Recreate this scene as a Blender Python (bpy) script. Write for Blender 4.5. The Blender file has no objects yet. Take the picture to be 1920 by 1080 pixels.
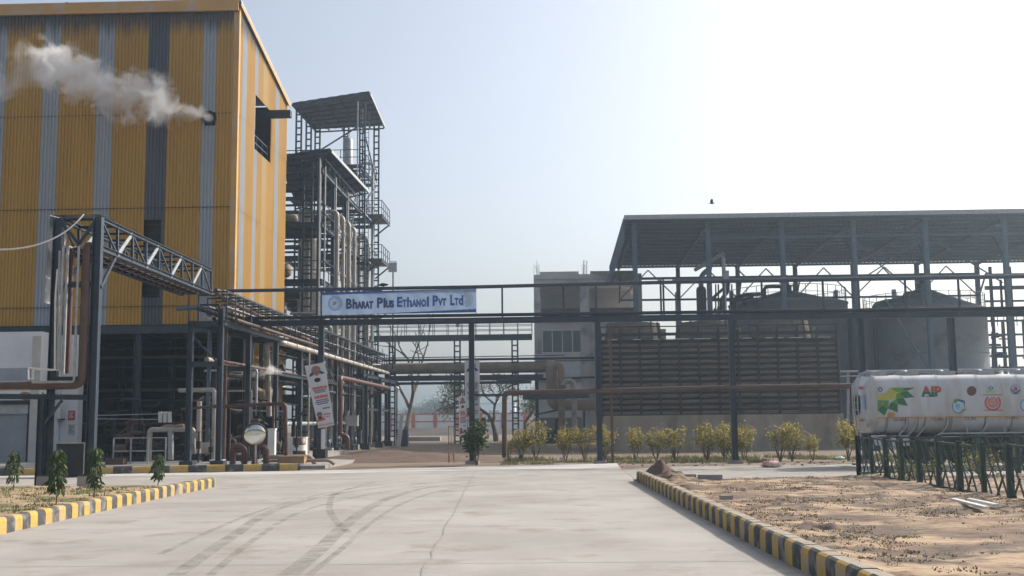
import bpy, math, random
from math import sin, cos, pi, radians, sqrt, atan2
from mathutils import Vector as V, Matrix
S = bpy.context.scene
HAZE = 0.0012
COL = S.collection
# ---------------------------------------------------------------- camera
FP, PITCH, YAW, ROLL, CH = 2100.0, math.atan(250/2100), math.atan(72/2100), 0.010, 1.65
CAM = V((0, 0, CH))
_f = V((-sin(YAW)*cos(PITCH), cos(YAW)*cos(PITCH), sin(PITCH)))
_r0 = V((cos(YAW), sin(YAW), 0)); _u0 = _r0.cross(_f)
_r = _r0*cos(ROLL) - _u0*sin(ROLL); _u = _r0*sin(ROLL) + _u0*cos(ROLL)
cd = bpy.data.cameras.new('camera'); cam = bpy.data.objects.new('camera', cd); COL.objects.link(cam)
cd.sensor_width = 36; cd.lens = FP/1920*36; cd.clip_end = 3000; cd.clip_start = 0.1
cam.matrix_world = Matrix(((_r.x, _u.x, -_f.x, 0), (_r.y, _u.y, -_f.y, 0), (_r.z, _u.z, -_f.z, CH), (0, 0, 0, 1)))
S.camera = cam
# ---------------------------------------------------------------- sky, sun, exposure
SUN_EL, SUN_AZ = radians(36), radians(55)       # azimuth: from +Y towards +X
sd = V((sin(SUN_AZ)*cos(SUN_EL), cos(SUN_AZ)*cos(SUN_EL), sin(SUN_EL)))
W = bpy.data.worlds.new("World"); S.world = W; W.use_nodes = True
nt = W.node_tree; bg = nt.nodes['Background']
sky = nt.nodes.new('ShaderNodeTexSky'); sky.sky_type = 'NISHITA'; sky.sun_disc = False
sky.sun_elevation = SUN_EL; sky.sun_rotation = SUN_AZ; sky.altitude = 50
sky.air_density = 1.0; sky.dust_density = 4.5; sky.ozone_density = 1.5
hs = nt.nodes.new('ShaderNodeHueSaturation'); hs.inputs['Saturation'].default_value = 0.62; nt.links.new(sky.outputs[0], hs.inputs['Color']); nt.links.new(hs.outputs[0], bg.inputs[0]); bg.inputs[1].default_value = 0.14
sl = bpy.data.lights.new('sun', 'SUN'); so = bpy.data.objects.new('sun', sl); COL.objects.link(so)
sl.energy = 3.7; sl.angle = radians(0.5); sl.color = (1.0, 0.93, 0.82)
so.rotation_euler = (-sd).to_track_quat('-Z', 'Y').to_euler(); so.location = (30, 30, 60)
S.view_settings.view_transform = 'Standard'; S.view_settings.look = 'None'
S.view_settings.gamma = 1; S.view_settings.exposure = 0.45
S.cycles.max_bounces = 5; S.cycles.transparent_max_bounces = 12; S.cycles.volume_step_rate = 1.0; S.cycles.volume_bounces = 4
S.cycles.use_denoising = True
# ---------------------------------------------------------------- pixel helpers (real distances)
def ray(u, v): return _f*FP + _r*(u-960) + _u*(540-v)
def at(u, v, Y):
    d = ray(u, v); return CAM + d*(Y/d.y)
def gp(u, v, z=0.0):
    d = ray(u, v); return CAM + d*((z-CH)/d.z)
# ---------------------------------------------------------------- materials
def _n(t, k, **kw):
    n = t.nodes.new(k)
    for a, b in kw.items(): setattr(n, a, b)
    return n
def pm(name, c1, c2=None, scale=3.0, rough=0.75, metal=0.0, bump=0.0, stretch=(1,1,1), detail=6, c3=None, scale3=0.6, th3=0.6, w3=0.1, spec=0.35, bscale=None, lo=0.32, hi=0.68):
    m = bpy.data.materials.new(name); m.use_nodes = True; t = m.node_tree
    b = t.nodes['Principled BSDF']; b.inputs['Roughness'].default_value = rough; b.inputs['Metallic'].default_value = metal
    b.inputs['Specular IOR Level'].default_value = spec
    if c2 is None: c2 = tuple(x*0.72 for x in c1)
    tc = _n(t, 'ShaderNodeTexCoord'); mp = _n(t, 'ShaderNodeMapping'); mp.inputs['Scale'].default_value = stretch
    t.links.new(tc.outputs['Object'], mp.inputs[0])
    no = _n(t, 'ShaderNodeTexNoise'); no.inputs['Scale'].default_value = scale; no.inputs['Detail'].default_value = detail; no.inputs['Roughness'].default_value = 0.62
    t.links.new(mp.outputs[0], no.inputs['Vector'])
    r = _n(t, 'ShaderNodeValToRGB'); r.color_ramp.elements[0].position = lo; r.color_ramp.elements[1].position = hi
    r.color_ramp.elements[0].color = (*c2, 1); r.color_ramp.elements[1].color = (*c1, 1)
    t.links.new(no.outputs[0], r.inputs[0]); out = r.outputs[0]
    if c3 is not None:
        n3 = _n(t, 'ShaderNodeTexNoise'); n3.inputs['Scale'].default_value = scale3; n3.inputs['Detail'].default_value = 8; n3.inputs['Roughness'].default_value = 0.65
        t.links.new(mp.outputs[0], n3.inputs['Vector'])
        r3 = _n(t, 'ShaderNodeMapRange'); r3.inputs['From Min'].default_value = th3-w3; r3.inputs['From Max'].default_value = th3+w3
        t.links.new(n3.outputs[0], r3.inputs[0])
        mx = _n(t, 'ShaderNodeMix', data_type='RGBA'); t.links.new(r3.outputs[0], mx.inputs[0]); t.links.new(out, mx.inputs[6]); mx.inputs[7].default_value = (*c3, 1)
        out = mx.outputs[2]
    t.links.new(out, b.inputs['Base Color'])
    if bump:
        bp = _n(t, 'ShaderNodeBump'); bp.inputs['Strength'].default_value = bump; bp.inputs['Distance'].default_value = 0.05
        nb = no
        if bscale:
            nb = _n(t, 'ShaderNodeTexNoise'); nb.inputs['Scale'].default_value = bscale; nb.inputs['Detail'].default_value = 5; t.links.new(mp.outputs[0], nb.inputs['Vector'])
        t.links.new(nb.outputs[0], bp.inputs['Height']); t.links.new(bp.outputs[0], b.inputs['Normal'])
    return m
def leafmat(name, c1, c2):
    m = pm(name, c1, c2, scale=2.5, rough=0.6, spec=0.25); t = m.node_tree; b = t.nodes['Principled BSDF']
    tr = _n(t, 'ShaderNodeBsdfTranslucent'); mx = _n(t, 'ShaderNodeMixShader'); mx.inputs[0].default_value = 0.35
    src = b.inputs['Base Color'].links[0].from_socket; t.links.new(src, tr.inputs[0])
    t.links.new(b.outputs[0], mx.inputs[1]); t.links.new(tr.outputs[0], mx.inputs[2]); t.links.new(mx.outputs[0], t.nodes['Material Output'].inputs[0]); return m
M = {}
M['steel'] = pm('blue_grey_steel_paint', (0.038,0.055,0.08), (0.024,0.036,0.054), 4, 0.42, c3=(0.07,0.05,0.04), scale3=2.2, th3=0.66, w3=0.05, spec=0.4)
M['steel2'] = pm('blue_steel_paint', (0.075,0.115,0.16), (0.055,0.083,0.118), 3, 0.45, spec=0.5)
M['dark'] = pm('dark_steel', (0.02,0.025,0.032), (0.012,0.016,0.02), 4, 0.6)
M['shade'] = pm('shaded_interior', (0.016,0.017,0.019), (0.009,0.009,0.011), 1.5, 0.9)  # near-black base colour stands for the deep shade of bay and core
M['galv'] = pm('galvanised_metal', (0.42,0.43,0.44), (0.3,0.31,0.32), 5, 0.45, 0.3, spec=0.5)
M['lag'] = pm('pipe_lagging', (0.44,0.41,0.37), (0.30,0.265,0.22), 2.5, 0.5, 0.15, stretch=(1,1,1), bump=0.3)
M['lagold'] = pm('dusty_lagging', (0.33,0.26,0.19), (0.22,0.17,0.12), 1.6, 0.75, bump=0.2)
M['bronze'] = pm('oxide_pipe_paint', (0.12,0.075,0.06), (0.08,0.052,0.042), 3, 0.6)
M['red'] = pm('red_pipe_paint', (0.10,0.032,0.027), (0.065,0.025,0.021), 4, 0.5, spec=0.5)
M['white'] = pm('white_plaster', (0.72,0.74,0.76), (0.6,0.62,0.64), 0.9, 0.85, c3=(0.35,0.3,0.24), scale3=0.7, th3=0.68, w3=0.08, bump=0.05)
M['whitem'] = pm('white_paint', (0.72,0.72,0.70), (0.6,0.6,0.58), 2, 0.4, spec=0.5)
M['concrete'] = pm('grey_concrete', (0.34,0.32,0.30), (0.24,0.225,0.21), 1.2, 0.9, bump=0.1)
M['glass'] = pm('window_glass', (0.05,0.07,0.09), (0.04,0.055,0.07), 1, 0.12, spec=0.8)
M['rubber'] = pm('tyre_rubber', (0.03,0.03,0.03), (0.02,0.02,0.02), 8, 0.85)
M['black'] = pm('black_paint', (0.02,0.02,0.022), (0.013,0.013,0.014), 4, 0.5)
M['yellowk'] = pm('yellow_kerb_paint', (0.52,0.34,0.07), (0.40,0.26,0.07), 6, 0.85, c3=(0.33,0.28,0.22), scale3=4, th3=0.58, w3=0.1, bump=0.2)
M['dustk'] = pm('dusty_kerb_top', (0.36,0.32,0.27), (0.24,0.2,0.15), 7, 0.95, bump=0.3)
M['blackk'] = pm('black_kerb_paint', (0.075,0.075,0.078), (0.05,0.05,0.052), 6, 0.85, c3=(0.24,0.22,0.2), scale3=4, th3=0.58, w3=0.1, bump=0.2)
# ---------------------------------------------------------------- mesh builder
class MB:
    def __init__(s): s.v = []; s.f = []; s.m = []; s.sm = []; s.cut = []; s.hold = False
    def add(s, vs, fs, m=0, smooth=False):
        if not s.hold: s.cut.append((len(s.v), len(s.f)))
        o = len(s.v); s.v += [tuple(x) for x in vs]; s.f += [tuple(i+o for i in f) for f in fs]
        s.m += [m]*len(fs); s.sm += [smooth]*len(fs); return s
    def box(s, x0, x1, y0, y1, z0, z1, m=0):
        return s.add([(x0,y0,z0),(x1,y0,z0),(x1,y1,z0),(x0,y1,z0),(x0,y0,z1),(x1,y0,z1),(x1,y1,z1),(x0,y1,z1)],
              [(0,3,2,1),(4,5,6,7),(0,1,5,4),(1,2,6,5),(2,3,7,6),(3,0,4,7)], m)
    def beam(s, a, b, w, h, m=0, up=None, off=(0,0)):
        a = V(a); b = V(b); d = (b-a).normalized()
        if up is None: up = V((0,0,1)) if abs(d.z) < 0.9 else V((0,1,0))
        r = d.cross(up).normalized(); u = r.cross(d)
        a = a + r*off[0] + u*off[1]; b = b + r*off[0] + u*off[1]
        c = [(-w/2,-h/2),(w/2,-h/2),(w/2,h/2),(-w/2,h/2)]
        vs = [a+r*x+u*y for x, y in c]+[b+r*x+u*y for x, y in c]
        return s.add(vs, [(3,2,1,0),(4,5,6,7),(0,1,5,4),(1,2,6,5),(2,3,7,6),(3,0,4,7)], m)
    def ib(s, a, b, w, h, m=0, t=None, up=None):
        t = t or max(0.015, h*0.08); s.cut.append((len(s.v), len(s.f))); s.hold = True
        s.beam(a, b, w, t, m, up, (0, h/2-t/2)); s.beam(a, b, w, t, m, up, (0, -h/2+t/2)); s.beam(a, b, t, h-2*t-0.002, m, up); s.hold = False; return s
    def tube(s, a, b, r, n=10, m=0, r2=None): return s.path([a, b], r, n, m, 0, r2)
    def path(s, pts, r, n=10, m=0, bend=None, r2=None):
        P = [V(p) for p in pts]; bend = r*2.2 if bend is None else bend
        Q = [P[0]]
        for i in range(1, len(P)-1):
            d1 = (P[i-1]-P[i]); d2 = (P[i+1]-P[i]); k = min(bend, d1.length*0.49, d2.length*0.49)
            if k < 1e-4: Q.append(P[i]); continue
            p1 = P[i]+d1.normalized()*k; p2 = P[i]+d2.normalized()*k
            for j in range(6):
                t = j/5; Q.append(p1*(1-t)**2 + P[i]*2*t*(1-t) + p2*t*t)
        Q.append(P[-1])
        d = (Q[1]-Q[0]).normalized(); x = d.orthogonal().normalized(); vs = []; fs = []
        for i, q in enumerate(Q):
            if i > 0:
                nd = (Q[i+1]-Q[i-1]).normalized() if i < len(Q)-1 else (Q[i]-Q[i-1]).normalized()
                x = d.rotation_difference(nd) @ x; d = nd
            y = d.cross(x); rr = r if r2 is None else r+(r2-r)*i/(len(Q)-1)
            for k in range(n): a = 2*pi*k/n; vs.append(q + (x*cos(a)+y*sin(a))*rr)
        for i in range(len(Q)-1):
            for k in range(n): k2 = (k+1) % n; fs.append((i*n+k, i*n+k2, (i+1)*n+k2, (i+1)*n+k))
        h_ = s.hold
        if not h_: s.cut.append((len(s.v), len(s.f)))
        s.hold = True; s.add(vs, fs, m, n > 5); e = (len(Q)-1)*n
        s.add(vs[:n], [tuple(reversed(range(n)))], m); s.add(vs[e:], [tuple(range(n))], m); s.hold = h_; return s
    def lathe(s, prof, c=(0,0,0), n=32, m=0, ax='z', smooth=True):
        vs = []; fs = []
        for r, h in prof:
            for k in range(n):
                a = 2*pi*k/n; x, y = r*cos(a), r*sin(a)
                vs.append({'z': (c[0]+x, c[1]+y, c[2]+h), 'x': (c[0]+h, c[1]+x, c[2]+y), 'y': (c[0]+x, c[1]+h, c[2]-y)}[ax])
        for i in range(len(prof)-1):
            for k in range(n): k2 = (k+1) % n; fs.append((i*n+k, i*n+k2, (i+1)*n+k2, (i+1)*n+k))
        return s.add(vs, fs, m, smooth)
    def poly(s, pts, m=0): return s.add(pts, [tuple(range(len(pts)))], m)
    def prism(s, pts, d, m=0):
        n = len(pts); d = V(d); a = [V(p) for p in pts]; b = [p+d for p in a]
        return s.add(a+b, [tuple(reversed(range(n))), tuple(range(n, 2*n))]+[(i, (i+1) % n, n+(i+1) % n, n+i) for i in range(n)], m)
    def build(s, name, mats, parent=None, label=None, cat=None, group=None, kind=None):
        if parent is not None and name in EACH and 1 < len(s.cut) <= 100:
            cuts = s.cut+[(len(s.v), len(s.f))]; s_cut = []
            for (v0, f0), (v1, f1) in zip(cuts, cuts[1:]):
                if f1 == f0: continue
                q = MB(); q.v = s.v[v0:v1]; q.f = [tuple(i-v0 for i in f) for f in s.f[f0:f1]]; q.m = s.m[f0:f1]; q.sm = s.sm[f0:f1]; q.cut = [(0,0)]
                o = q.build(EACH[name], mats, parent)
            return o
        me = bpy.data.meshes.new(name); mats = mats if isinstance(mats, (list, tuple)) else [mats]
        if parent is not None: o0 = ORG[parent.name]
        elif kind == 'structure': o0 = V((0,0,0))
        else:
            xs = [p[0] for p in s.v]; ys = [p[1] for p in s.v]; zs = [p[2] for p in s.v]
            o0 = V(((min(xs)+max(xs))/2, (min(ys)+max(ys))/2, min(zs)))
        me.from_pydata([(p[0]-o0.x, p[1]-o0.y, p[2]-o0.z) for p in s.v], [], s.f)
        for mm in mats: me.materials.append(M[mm] if isinstance(mm, str) else mm)
        me.polygons.foreach_set('material_index', s.m); me.polygons.foreach_set('use_smooth', s.sm); me.update()
        o = bpy.data.objects.new(name, me); COL.objects.link(o); ORG[o.name] = o0
        if parent is not None: o.parent = parent
        else: o.location = o0
        return tag(o, label, cat, group, kind)
ORG = {}
EACH = {'bracing':'brace','wind_bracing':'brace','cross_beam':'cross_beam','floor_beams':'floor_beam','grating':'grating','beams':'beam','cross_beams':'cross_beam','cross_members':'cross_member','columns_and_beams':'member','pipes':'pipe',
 'stiffener_rings':'stiffener_ring','saddles':'saddle','legs':'leg','starter_bars':'starter_bar','purlins':'purlin','sun_glint_strips':'sun_glint','drain_pipes':'drain_pipe','slabs':'slab','flange_rings':'flange_ring','main_beam':'main_beam',
 'belly_bands':'belly_band','seam_bands':'seam_band','end_wall':'end_wall','facade_pipe':'facade_pipe','roof_frame':'roof_member','slanted_bars':'slanted_bar','rafters':'rafter','fence_spikes':'fence_spike','top_pipe':'top_pipe'}
def tag(o, label=None, cat=None, group=None, kind=None):
    for k, x in (('label', label), ('category', cat), ('group', group), ('kind', kind)):
        if x: o[k] = x
    return o
def root(name, label, cat, loc, group=None, kind=None):
    o = bpy.data.objects.new(name, None); COL.objects.link(o); o.location = loc; o.empty_display_size = 0.3
    ORG[o.name] = V(loc); return tag(o, label, cat, group, kind)
def kids(o): return [c for c in COL.objects if c.parent == o]
def copy_tree(o, loc, rz=0, sc=1.0, label=None):
    c = o.copy(); COL.objects.link(c); c.location = loc; c.rotation_euler = (0,0,rz); c.scale = (sc,sc,sc)
    if label: c['label'] = label
    for k in kids(o):
        d = k.copy(); COL.objects.link(d); d.parent = c
    return c
def text(s, size, mat, org, xd, ud, parent, name='lettering', ext=0.004, bold=0.0, align='LEFT', sx=1.0):
    cu = bpy.data.curves.new('t', 'FONT'); cu.body = s; cu.size = size; cu.extrude = ext; cu.offset = bold; cu.align_x = align
    cu.resolution_u = 3
    to = bpy.data.objects.new('t', cu); COL.objects.link(to)
    dg = bpy.context.evaluated_depsgraph_get(); me = bpy.data.meshes.new_from_object(to.evaluated_get(dg))
    bpy.data.objects.remove(to); bpy.data.curves.remove(cu)
    xd = V(xd).normalized(); ud = V(ud).normalized(); nd = xd.cross(ud); o0 = V(org)-ORG[parent.name]
    wid = max(v.co.x for v in me.vertices) if me.vertices else 0
    for v in me.vertices:
        c = v.co.copy(); v.co = o0 + xd*c.x*sx + ud*c.y + nd*c.z
    me.materials.clear(); me.materials.append(M[mat] if isinstance(mat, str) else mat)
    o = bpy.data.objects.new(name, me); COL.objects.link(o); o.parent = parent; ORG[o.name] = ORG[parent.name]
    return o, wid*sx
def lattice(mb, x, y, z0, z1, w=0.35, step=0.45, t=0.07, m=0, ax='x'):
    dx, dy = (w/2, 0) if ax == 'x' else (0, w/2)
    for s_ in (-1, 1):
        mb.beam((x+s_*dx, y+s_*dy, z0), (x+s_*dx, y+s_*dy, z1), 0.12 if ax == 'x' else t, t if ax == 'x' else 0.12, m)
    z = z0+0.2
    while z < z1:
        mb.beam((x-dx, y-dy, z), (x+dx, y+dy, z), t*0.9, 0.1, m); z += step
    return mb
def rail(mb, a, b, h=1.0, n=None, t=0.035, mids=1, m=0):
    a = V(a); b = V(b); L = (b-a).length; n = n or max(1, int(L/1.4))
    for i in range(n+1):
        p = a.lerp(b, i/n); mb.beam(p, p+V((0,0,h)), t, t, m)
    for k in range(mids+1):
        z = h*(1-k/(mids+1)); mb.beam(a+V((0,0,z)), b+V((0,0,z)), t, t, m)
    return mb
# ================================================================ ground, roads, kerbs
M['dirt'] = pm('brown_dirt', (0.23,0.17,0.125), (0.145,0.107,0.08), 0.5, 0.95, bump=0.5, bscale=3, c3=(0.13,0.12,0.06), scale3=0.25, th3=0.58, w3=0.06)
M['field'] = pm('sandy_field', (0.385,0.275,0.18), (0.18,0.12,0.082), 0.95, 0.95, detail=12, bump=1.0, bscale=7, stretch=(0.6,1,1), c3=(0.11,0.08,0.06), scale3=0.9, th3=0.53, w3=0.05, lo=0.43, hi=0.56)
M['road'] = pm('concrete_road', (0.355,0.33,0.302), (0.285,0.263,0.24), 0.35, 0.9, detail=9, bump=0.12, bscale=30, c3=(0.25,0.22,0.19), scale3=0.9, th3=0.60, w3=0.06, lo=0.40, hi=0.60)
M['road2'] = pm('pale_concrete', (0.50,0.48,0.45), (0.42,0.40,0.37), 0.5, 0.9, detail=8, bump=0.1, bscale=30)
M['gravel'] = pm('grey_gravel', (0.37,0.345,0.31), (0.24,0.22,0.20), 1.2, 0.95, detail=12, bump=0.8, bscale=9)
random.seed(4)
g = MB(); g.box(-700, 700, -60, 900, -0.3, -0.025); g.build('ground', 'dirt', kind='structure')
def G(u, v): p = gp(u, v); return (p.x, p.y)
def slab(name, pts, z0, z1, m):
    b = MB(); n = len(pts)
    b.prism([(x, y, z0) for x, y in pts], (0,0,z1-z0)); return b.build(name, m, kind='structure')
slab('road', [(-14.5,-8), (3.3,-8), (2.30,31.5), (2.32,38.6), (2.5,43.8), (-8.6,39.6), (-30,36.4), (-60,33), (-60,27.5), (-9.2,29.2), (-13,20)], -0.06, 0.0, 'road')
slab('road_strip', [(-60,33.4), (-60,34.6), (-30,36.38), (-8.6,39.58), (2.47,43.75), (2.34,39.4), (-8.7,37.0), (-30,35.2)], -0.03, 0.004, 'road2')
slab('gravel_road', [(2.325,31.6), (2.34,38.4), (4.2,40.6), (10,41.5), (70,40), (70,33.5), (16,32.5), (8,31.8)], -0.06, -0.008, 'gravel')
# expansion joints and cracks in the slab: thin recessed tar-dark lines
M['joint'] = pm('joint_filler', (0.31,0.285,0.26), (0.25,0.23,0.21), 4, 0.95)
j = MB()
def strip(b, pts, w, z, m=0):
    P = [V((p[0], p[1], z)) for p in pts]; L = []; R = []
    for i, p in enumerate(P):
        d = (P[min(i+1, len(P)-1)]-P[max(i-1, 0)]).normalized(); nrm = V((-d.y, d.x, 0))
        ww = w[i] if isinstance(w, (list, tuple)) else w
        L.append(p+nrm*ww/2); R.append(p-nrm*ww/2)
    for i in range(len(P)-1): b.add([L[i], R[i], R[i+1], L[i+1]], [(0,1,2,3)], m)
def wob(p0, p1, n, a): return [(p0[0]+(p1[0]-p0[0])*i/n+random.uniform(-a, a), p0[1]+(p1[1]-p0[1])*i/n+random.uniform(-a, a)) for i in range(n+1)]
for y in (13.2, 17.8, 22.6, 27.5, 33): strip(j, wob((-13,y), (2.35,y+0.25), 30, 0.006), 0.018, 0.004)
strip(j, wob((-1.15,6), (-2.6,38), 60, 0.025), 0.02, 0.008)
strip(j, wob((-7.2,29), (-6.2,36.8), 10, 0.05), 0.02, 0.012)
j.build('road_joints', 'joint', kind='structure')
# tyre tracks: dusty dark rubber film lying on the slab
m = bpy.data.materials.new('tyre_dust'); m.use_nodes = True; t = m.node_tree; b_ = t.nodes['Principled BSDF']
b_.inputs['Base Color'].default_value = (0.16,0.14,0.12,1); b_.inputs['Roughness'].default_value = 0.95
tc = _n(t, 'ShaderNodeTexCoord'); no = _n(t, 'ShaderNodeTexNoise'); no.inputs['Scale'].default_value = 2.6; no.inputs['Detail'].default_value = 12; no.inputs['Roughness'].default_value = 0.75
t.links.new(tc.outputs['Object'], no.inputs['Vector'])
mr = _n(t, 'ShaderNodeMapRange'); mr.inputs['From Min'].default_value = 0.40; mr.inputs['From Max'].default_value = 0.8; mr.inputs['To Max'].default_value = 0.6
t.links.new(no.outputs[0], mr.inputs[0]); tp = _n(t, 'ShaderNodeBsdfTransparent'); mx = _n(t, 'ShaderNodeMixShader')
t.links.new(mr.outputs[0], mx.inputs[0]); t.links.new(tp.outputs[0], mx.inputs[1]); t.links.new(b_.outputs[0], mx.inputs[2])
t.links.new(mx.outputs[0], t.nodes['Material Output'].inputs[0]); M['tyremark'] = m
tm = MB()
def smooth(px, n=6):
    P = [V((*G(u, v), 0)) for u, v in px]; out = []
    for i in range(len(P)-1):
        p0 = P[max(i-1,0)]; p1 = P[i]; p2 = P[i+1]; p3 = P[min(i+2, len(P)-1)]
        for k in range(n):
            s_ = k/n; out.append(0.5*((2*p1)+(p2-p0)*s_+(2*p0-5*p1+4*p2-p3)*s_**2+(3*p1-p0-3*p2+p3)*s_**3))
    out.append(P[-1]); return [(p.x, p.y) for p in out]
zz = 0.006
for px, w in ([[(540,1079),(600,1030),(660,975),(720,938),(800,915),(890,905)], .30], [[(580,1079),(640,1030),(700,978),(760,942),(830,920),(900,910)], .12],
              [[(330,1079),(430,1010),(520,955),(640,925),(780,908),(860,903)], .26], [[(395,1079),(480,1010),(570,958),(690,928),(800,912)], .14],
              [[(655,1000),(628,975),(618,950),(632,925),(700,905)], .16], [[(300,1040),(470,965),(600,928),(720,907)], .14]):
    strip(tm, smooth(px), w*.8, zz); zz += 0.0008
tm.build('tyre_marks', 'tyremark', kind='structure')
# kerbs of painted blocks
def kerb(name, path, h, w, bl, side, mats=('yellowk', 'blackk', 'dustk'), z0=-0.05, dusty=False):
    b = MB(); i = 0; P = [V((*p, 0)) for p in path]; seg = 0; tpos = 0.0; L = [(P[k+1]-P[k]).length for k in range(len(P)-1)]
    tot = sum(L); s_ = 0.0; rd = random.Random(len(name)*7+int(tot))
    def pt(q):
        k = 0
        while k < len(L)-1 and q > L[k]: q -= L[k]; k += 1
        d = (P[k+1]-P[k]).normalized(); return P[k]+d*q, d
    while s_ < tot-0.02:
        e = min(s_+bl, tot); a, d1 = pt(s_+0.003); c, d2 = pt(e-0.003)
        jz = rd.uniform(-0.008, 0.008); jx = rd.uniform(-0.006, 0.006)
        prof = [(0,z0),(0.0,h-0.06),(0.015,h-0.02),(0.05,h),(w-0.05,h),(w-0.012,h-0.02),(w,h-0.06),(w,z0)]
        n1 = V((d1.y, -d1.x, 0))*side; n2 = V((d2.y, -d2.x, 0))*side; n = len(prof)
        vs = [a+n1*(x+jx)+V((0,0,z+jz)) for x, z in prof]+[c+n2*(x+jx)+V((0,0,z+jz)) for x, z in prof]
        fs = [(q, q+1, n+q+1, n+q) for q in range(n-1)]+[tuple(reversed(range(n))), tuple(range(n, 2*n))]
        b.add(vs, [fs[q] for q in (0,1,2,5,6)+((3,4) if not dusty else ())]+fs[7:], i % 2)
        if dusty: b.add(vs, [fs[3], fs[4]], 2)
        i += 1; s_ = e
    return b.build(name, list(mats), kind='structure')
kerb('kerb', [(3.28,-4), (2.82,9), (2.62,15), (2.28,31.0)], 0.28, 0.24, 0.34, 1, dusty=True)
kerb('kerb_island', [(-7.6,4), (-8.1,11), (-8.5,17.3), (-8.78,23), (-8.9,26.5), G(404,913)], 0.25, 0.22, 0.30, -1)
ka, kb = G(-260, 896), G(563, 882.5)
kerb('kerb_far', [ka, G(0, 892.5), kb], 0.25, 0.2, 0.62, -1)
# soil: right field and island, gently uneven
def terrain(name, poly_fn, x0, x1, y0, y1, dx, zf, m):
    nx = int((x1-x0)/dx); ny = int((y1-y0)/dx); vs = []; fs = []
    for k in range(ny+1):
        for i in range(nx+1):
            y = y0+k*(y1-y0)/ny; a, c = poly_fn(y); x = a+(c-a)*i/nx; vs.append((x, y, zf(x, y)))
    for k in range(ny):
        for i in range(nx): q = k*(nx+1)+i; fs.append((q, q+1, q+nx+2, q+nx+1))
    b = MB(); b.add(vs, fs, 0, True); return b.build(name, m, kind='structure')
from mathutils import noise
def fz(x, y):
    e = min(1, max(0, (32.2-y+0.06*(x-3))/2.0)); d = x-(2.45+0.26)
    n_ = noise.noise(V((x*0.5, y*0.5, 3)))*0.07+noise.noise(V((x*1.7, y*1.7, 9)))*0.035+noise.noise(V((x*5, y*5, 1)))*0.02+abs(noise.noise(V((x*11, y*11, 4))))*0.022
    return -0.03 + e*(0.13+n_+0.05*math.exp(-d*1.5)*noise.noise(V((x*3,y*2,5)))*3)
terrain('field', lambda y: (3.28-0.0352*(y+4)+0.2+(0.05 if y<9 else 0), 24), 2.6, 24, 6, 33.2, 0.115, fz, 'field')
def iz(x, y):
    e = min(1, max(0, (29.5-y)/0.8)); return -0.03+e*(0.15+noise.noise(V((x*0.8, y*0.8, 3)))*0.06+noise.noise(V((x*3, y*3, 9)))*0.03)
M['island'] = pm('island_soil', (0.42,0.31,0.19), (0.27,0.18,0.11), 1.0, 0.95, detail=10, bump=0.7, bscale=5, c3=(0.12,0.125,0.045), scale3=0.8, th3=0.55, w3=0.05)
terrain('island', lambda y: (-40, -8.55-max(0, y-17)*0.055-0.05+max(0,17-y)*0.07), -40, -8.7, 5, 29.8, 0.3, iz, 'island')
# bare earth beyond the crossroad: heaps and the bank under the far wall
def mound(name, c, rx, ry, h, m, seed, label, cat, n=26):
    b = MB(); vs = []; fs = []
    for i in range(n+1):
        for k in range(n+1):
            x = -1+2*i/n; y = -1+2*k/n; q = sqrt(x*x+y*y); z = max(0, 1-q)**0.8*(1+0.9*noise.noise(V((x*2+seed, y*2, seed))))*h + noise.noise(V((x*7, y*7, seed)))*0.10*h
            vs.append((c[0]+x*rx, c[1]+y*ry, c[2]-0.04+(z if q < 1 else -0.05)))
    for i in range(n):
        for k in range(n): q = i*(n+1)+k; fs.append((q, q+n+1, q+n+2, q+1))
    b.add(vs, fs, 0, True); return b.build(name, m, label=label, cat=cat)
M['soil'] = pm('red_brown_soil', (0.15,0.10,0.075), (0.095,0.065,0.05), 2, 0.98, bump=0.9, bscale=6)
mound('dirt_heap', (2.95, 30.4, 0.0), 0.75, 0.9, 0.52, 'soil', 2, 'small dark red earth heap behind the end of the striped kerb', 'dirt heap')
mound('dirt_heap', (3.3, 28.6, 0.06), 0.85, 0.7, 0.24, 'field', 5, 'low sandy heap just in front of the dark earth heap', 'dirt heap')
mound('dirt_bank', (-6.6, 50.5, 0.0), 5.2, 3.6, 0.42, 'soil', 7, 'long low bank of brown earth right of the tilted banner post', 'dirt bank')
M['soil2'] = pm('dark_bank_soil', (0.085,0.062,0.05), (0.055,0.042,0.035), 1, 0.98, bump=0.5)
mound('dirt_bank', (-16, 150, 0.0), 26, 9, 0.95, 'soil2', 11, 'wide dark earth bank at the foot of the orange and white wall', 'dirt bank', 40)
bb = MB(); bb.prism([gp(1262,899,0.1)+V((0,0,-.12)), gp(1340,897,0.1)+V((0,0,-.12)), gp(1340,897,0.1)+V((0,.3,-.12)), gp(1262,899,0.1)+V((0,.3,-.12))], (0,0,0.2))
q = gp(1305,899,0.1); bb.v = []; bb.f = []; bb.m = []; bb.sm = []
bb.box(q.x-0.62, q.x+0.0, q.y-0.1, q.y+0.15, 0.04, 0.24)
bb.build('kerb_stone', 'concrete', label='grey kerb stone lying on the sand, the one touching the earth heap', cat='kerb stone', group='loose kerb stones by the earth heap')
bb = MB(); bb.beam((q.x+0.05, q.y+0.04, 0.13), (q.x+0.68, q.y-0.06, 0.13), 0.24, 0.19)
bb.build('kerb_stone', 'concrete', label='grey kerb stone lying on the sand, the one farther from the earth heap', cat='kerb stone', group='loose kerb stones by the earth heap')
q = gp(1362, 938, 0.14); bb = MB(); bb.beam(q+V((-.11,0,.05)), q+V((.11,.05,.05)), .11, .08); bb.build('brick', 'concrete', label='broken grey brick alone on the sandy field', cat='brick')
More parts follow.
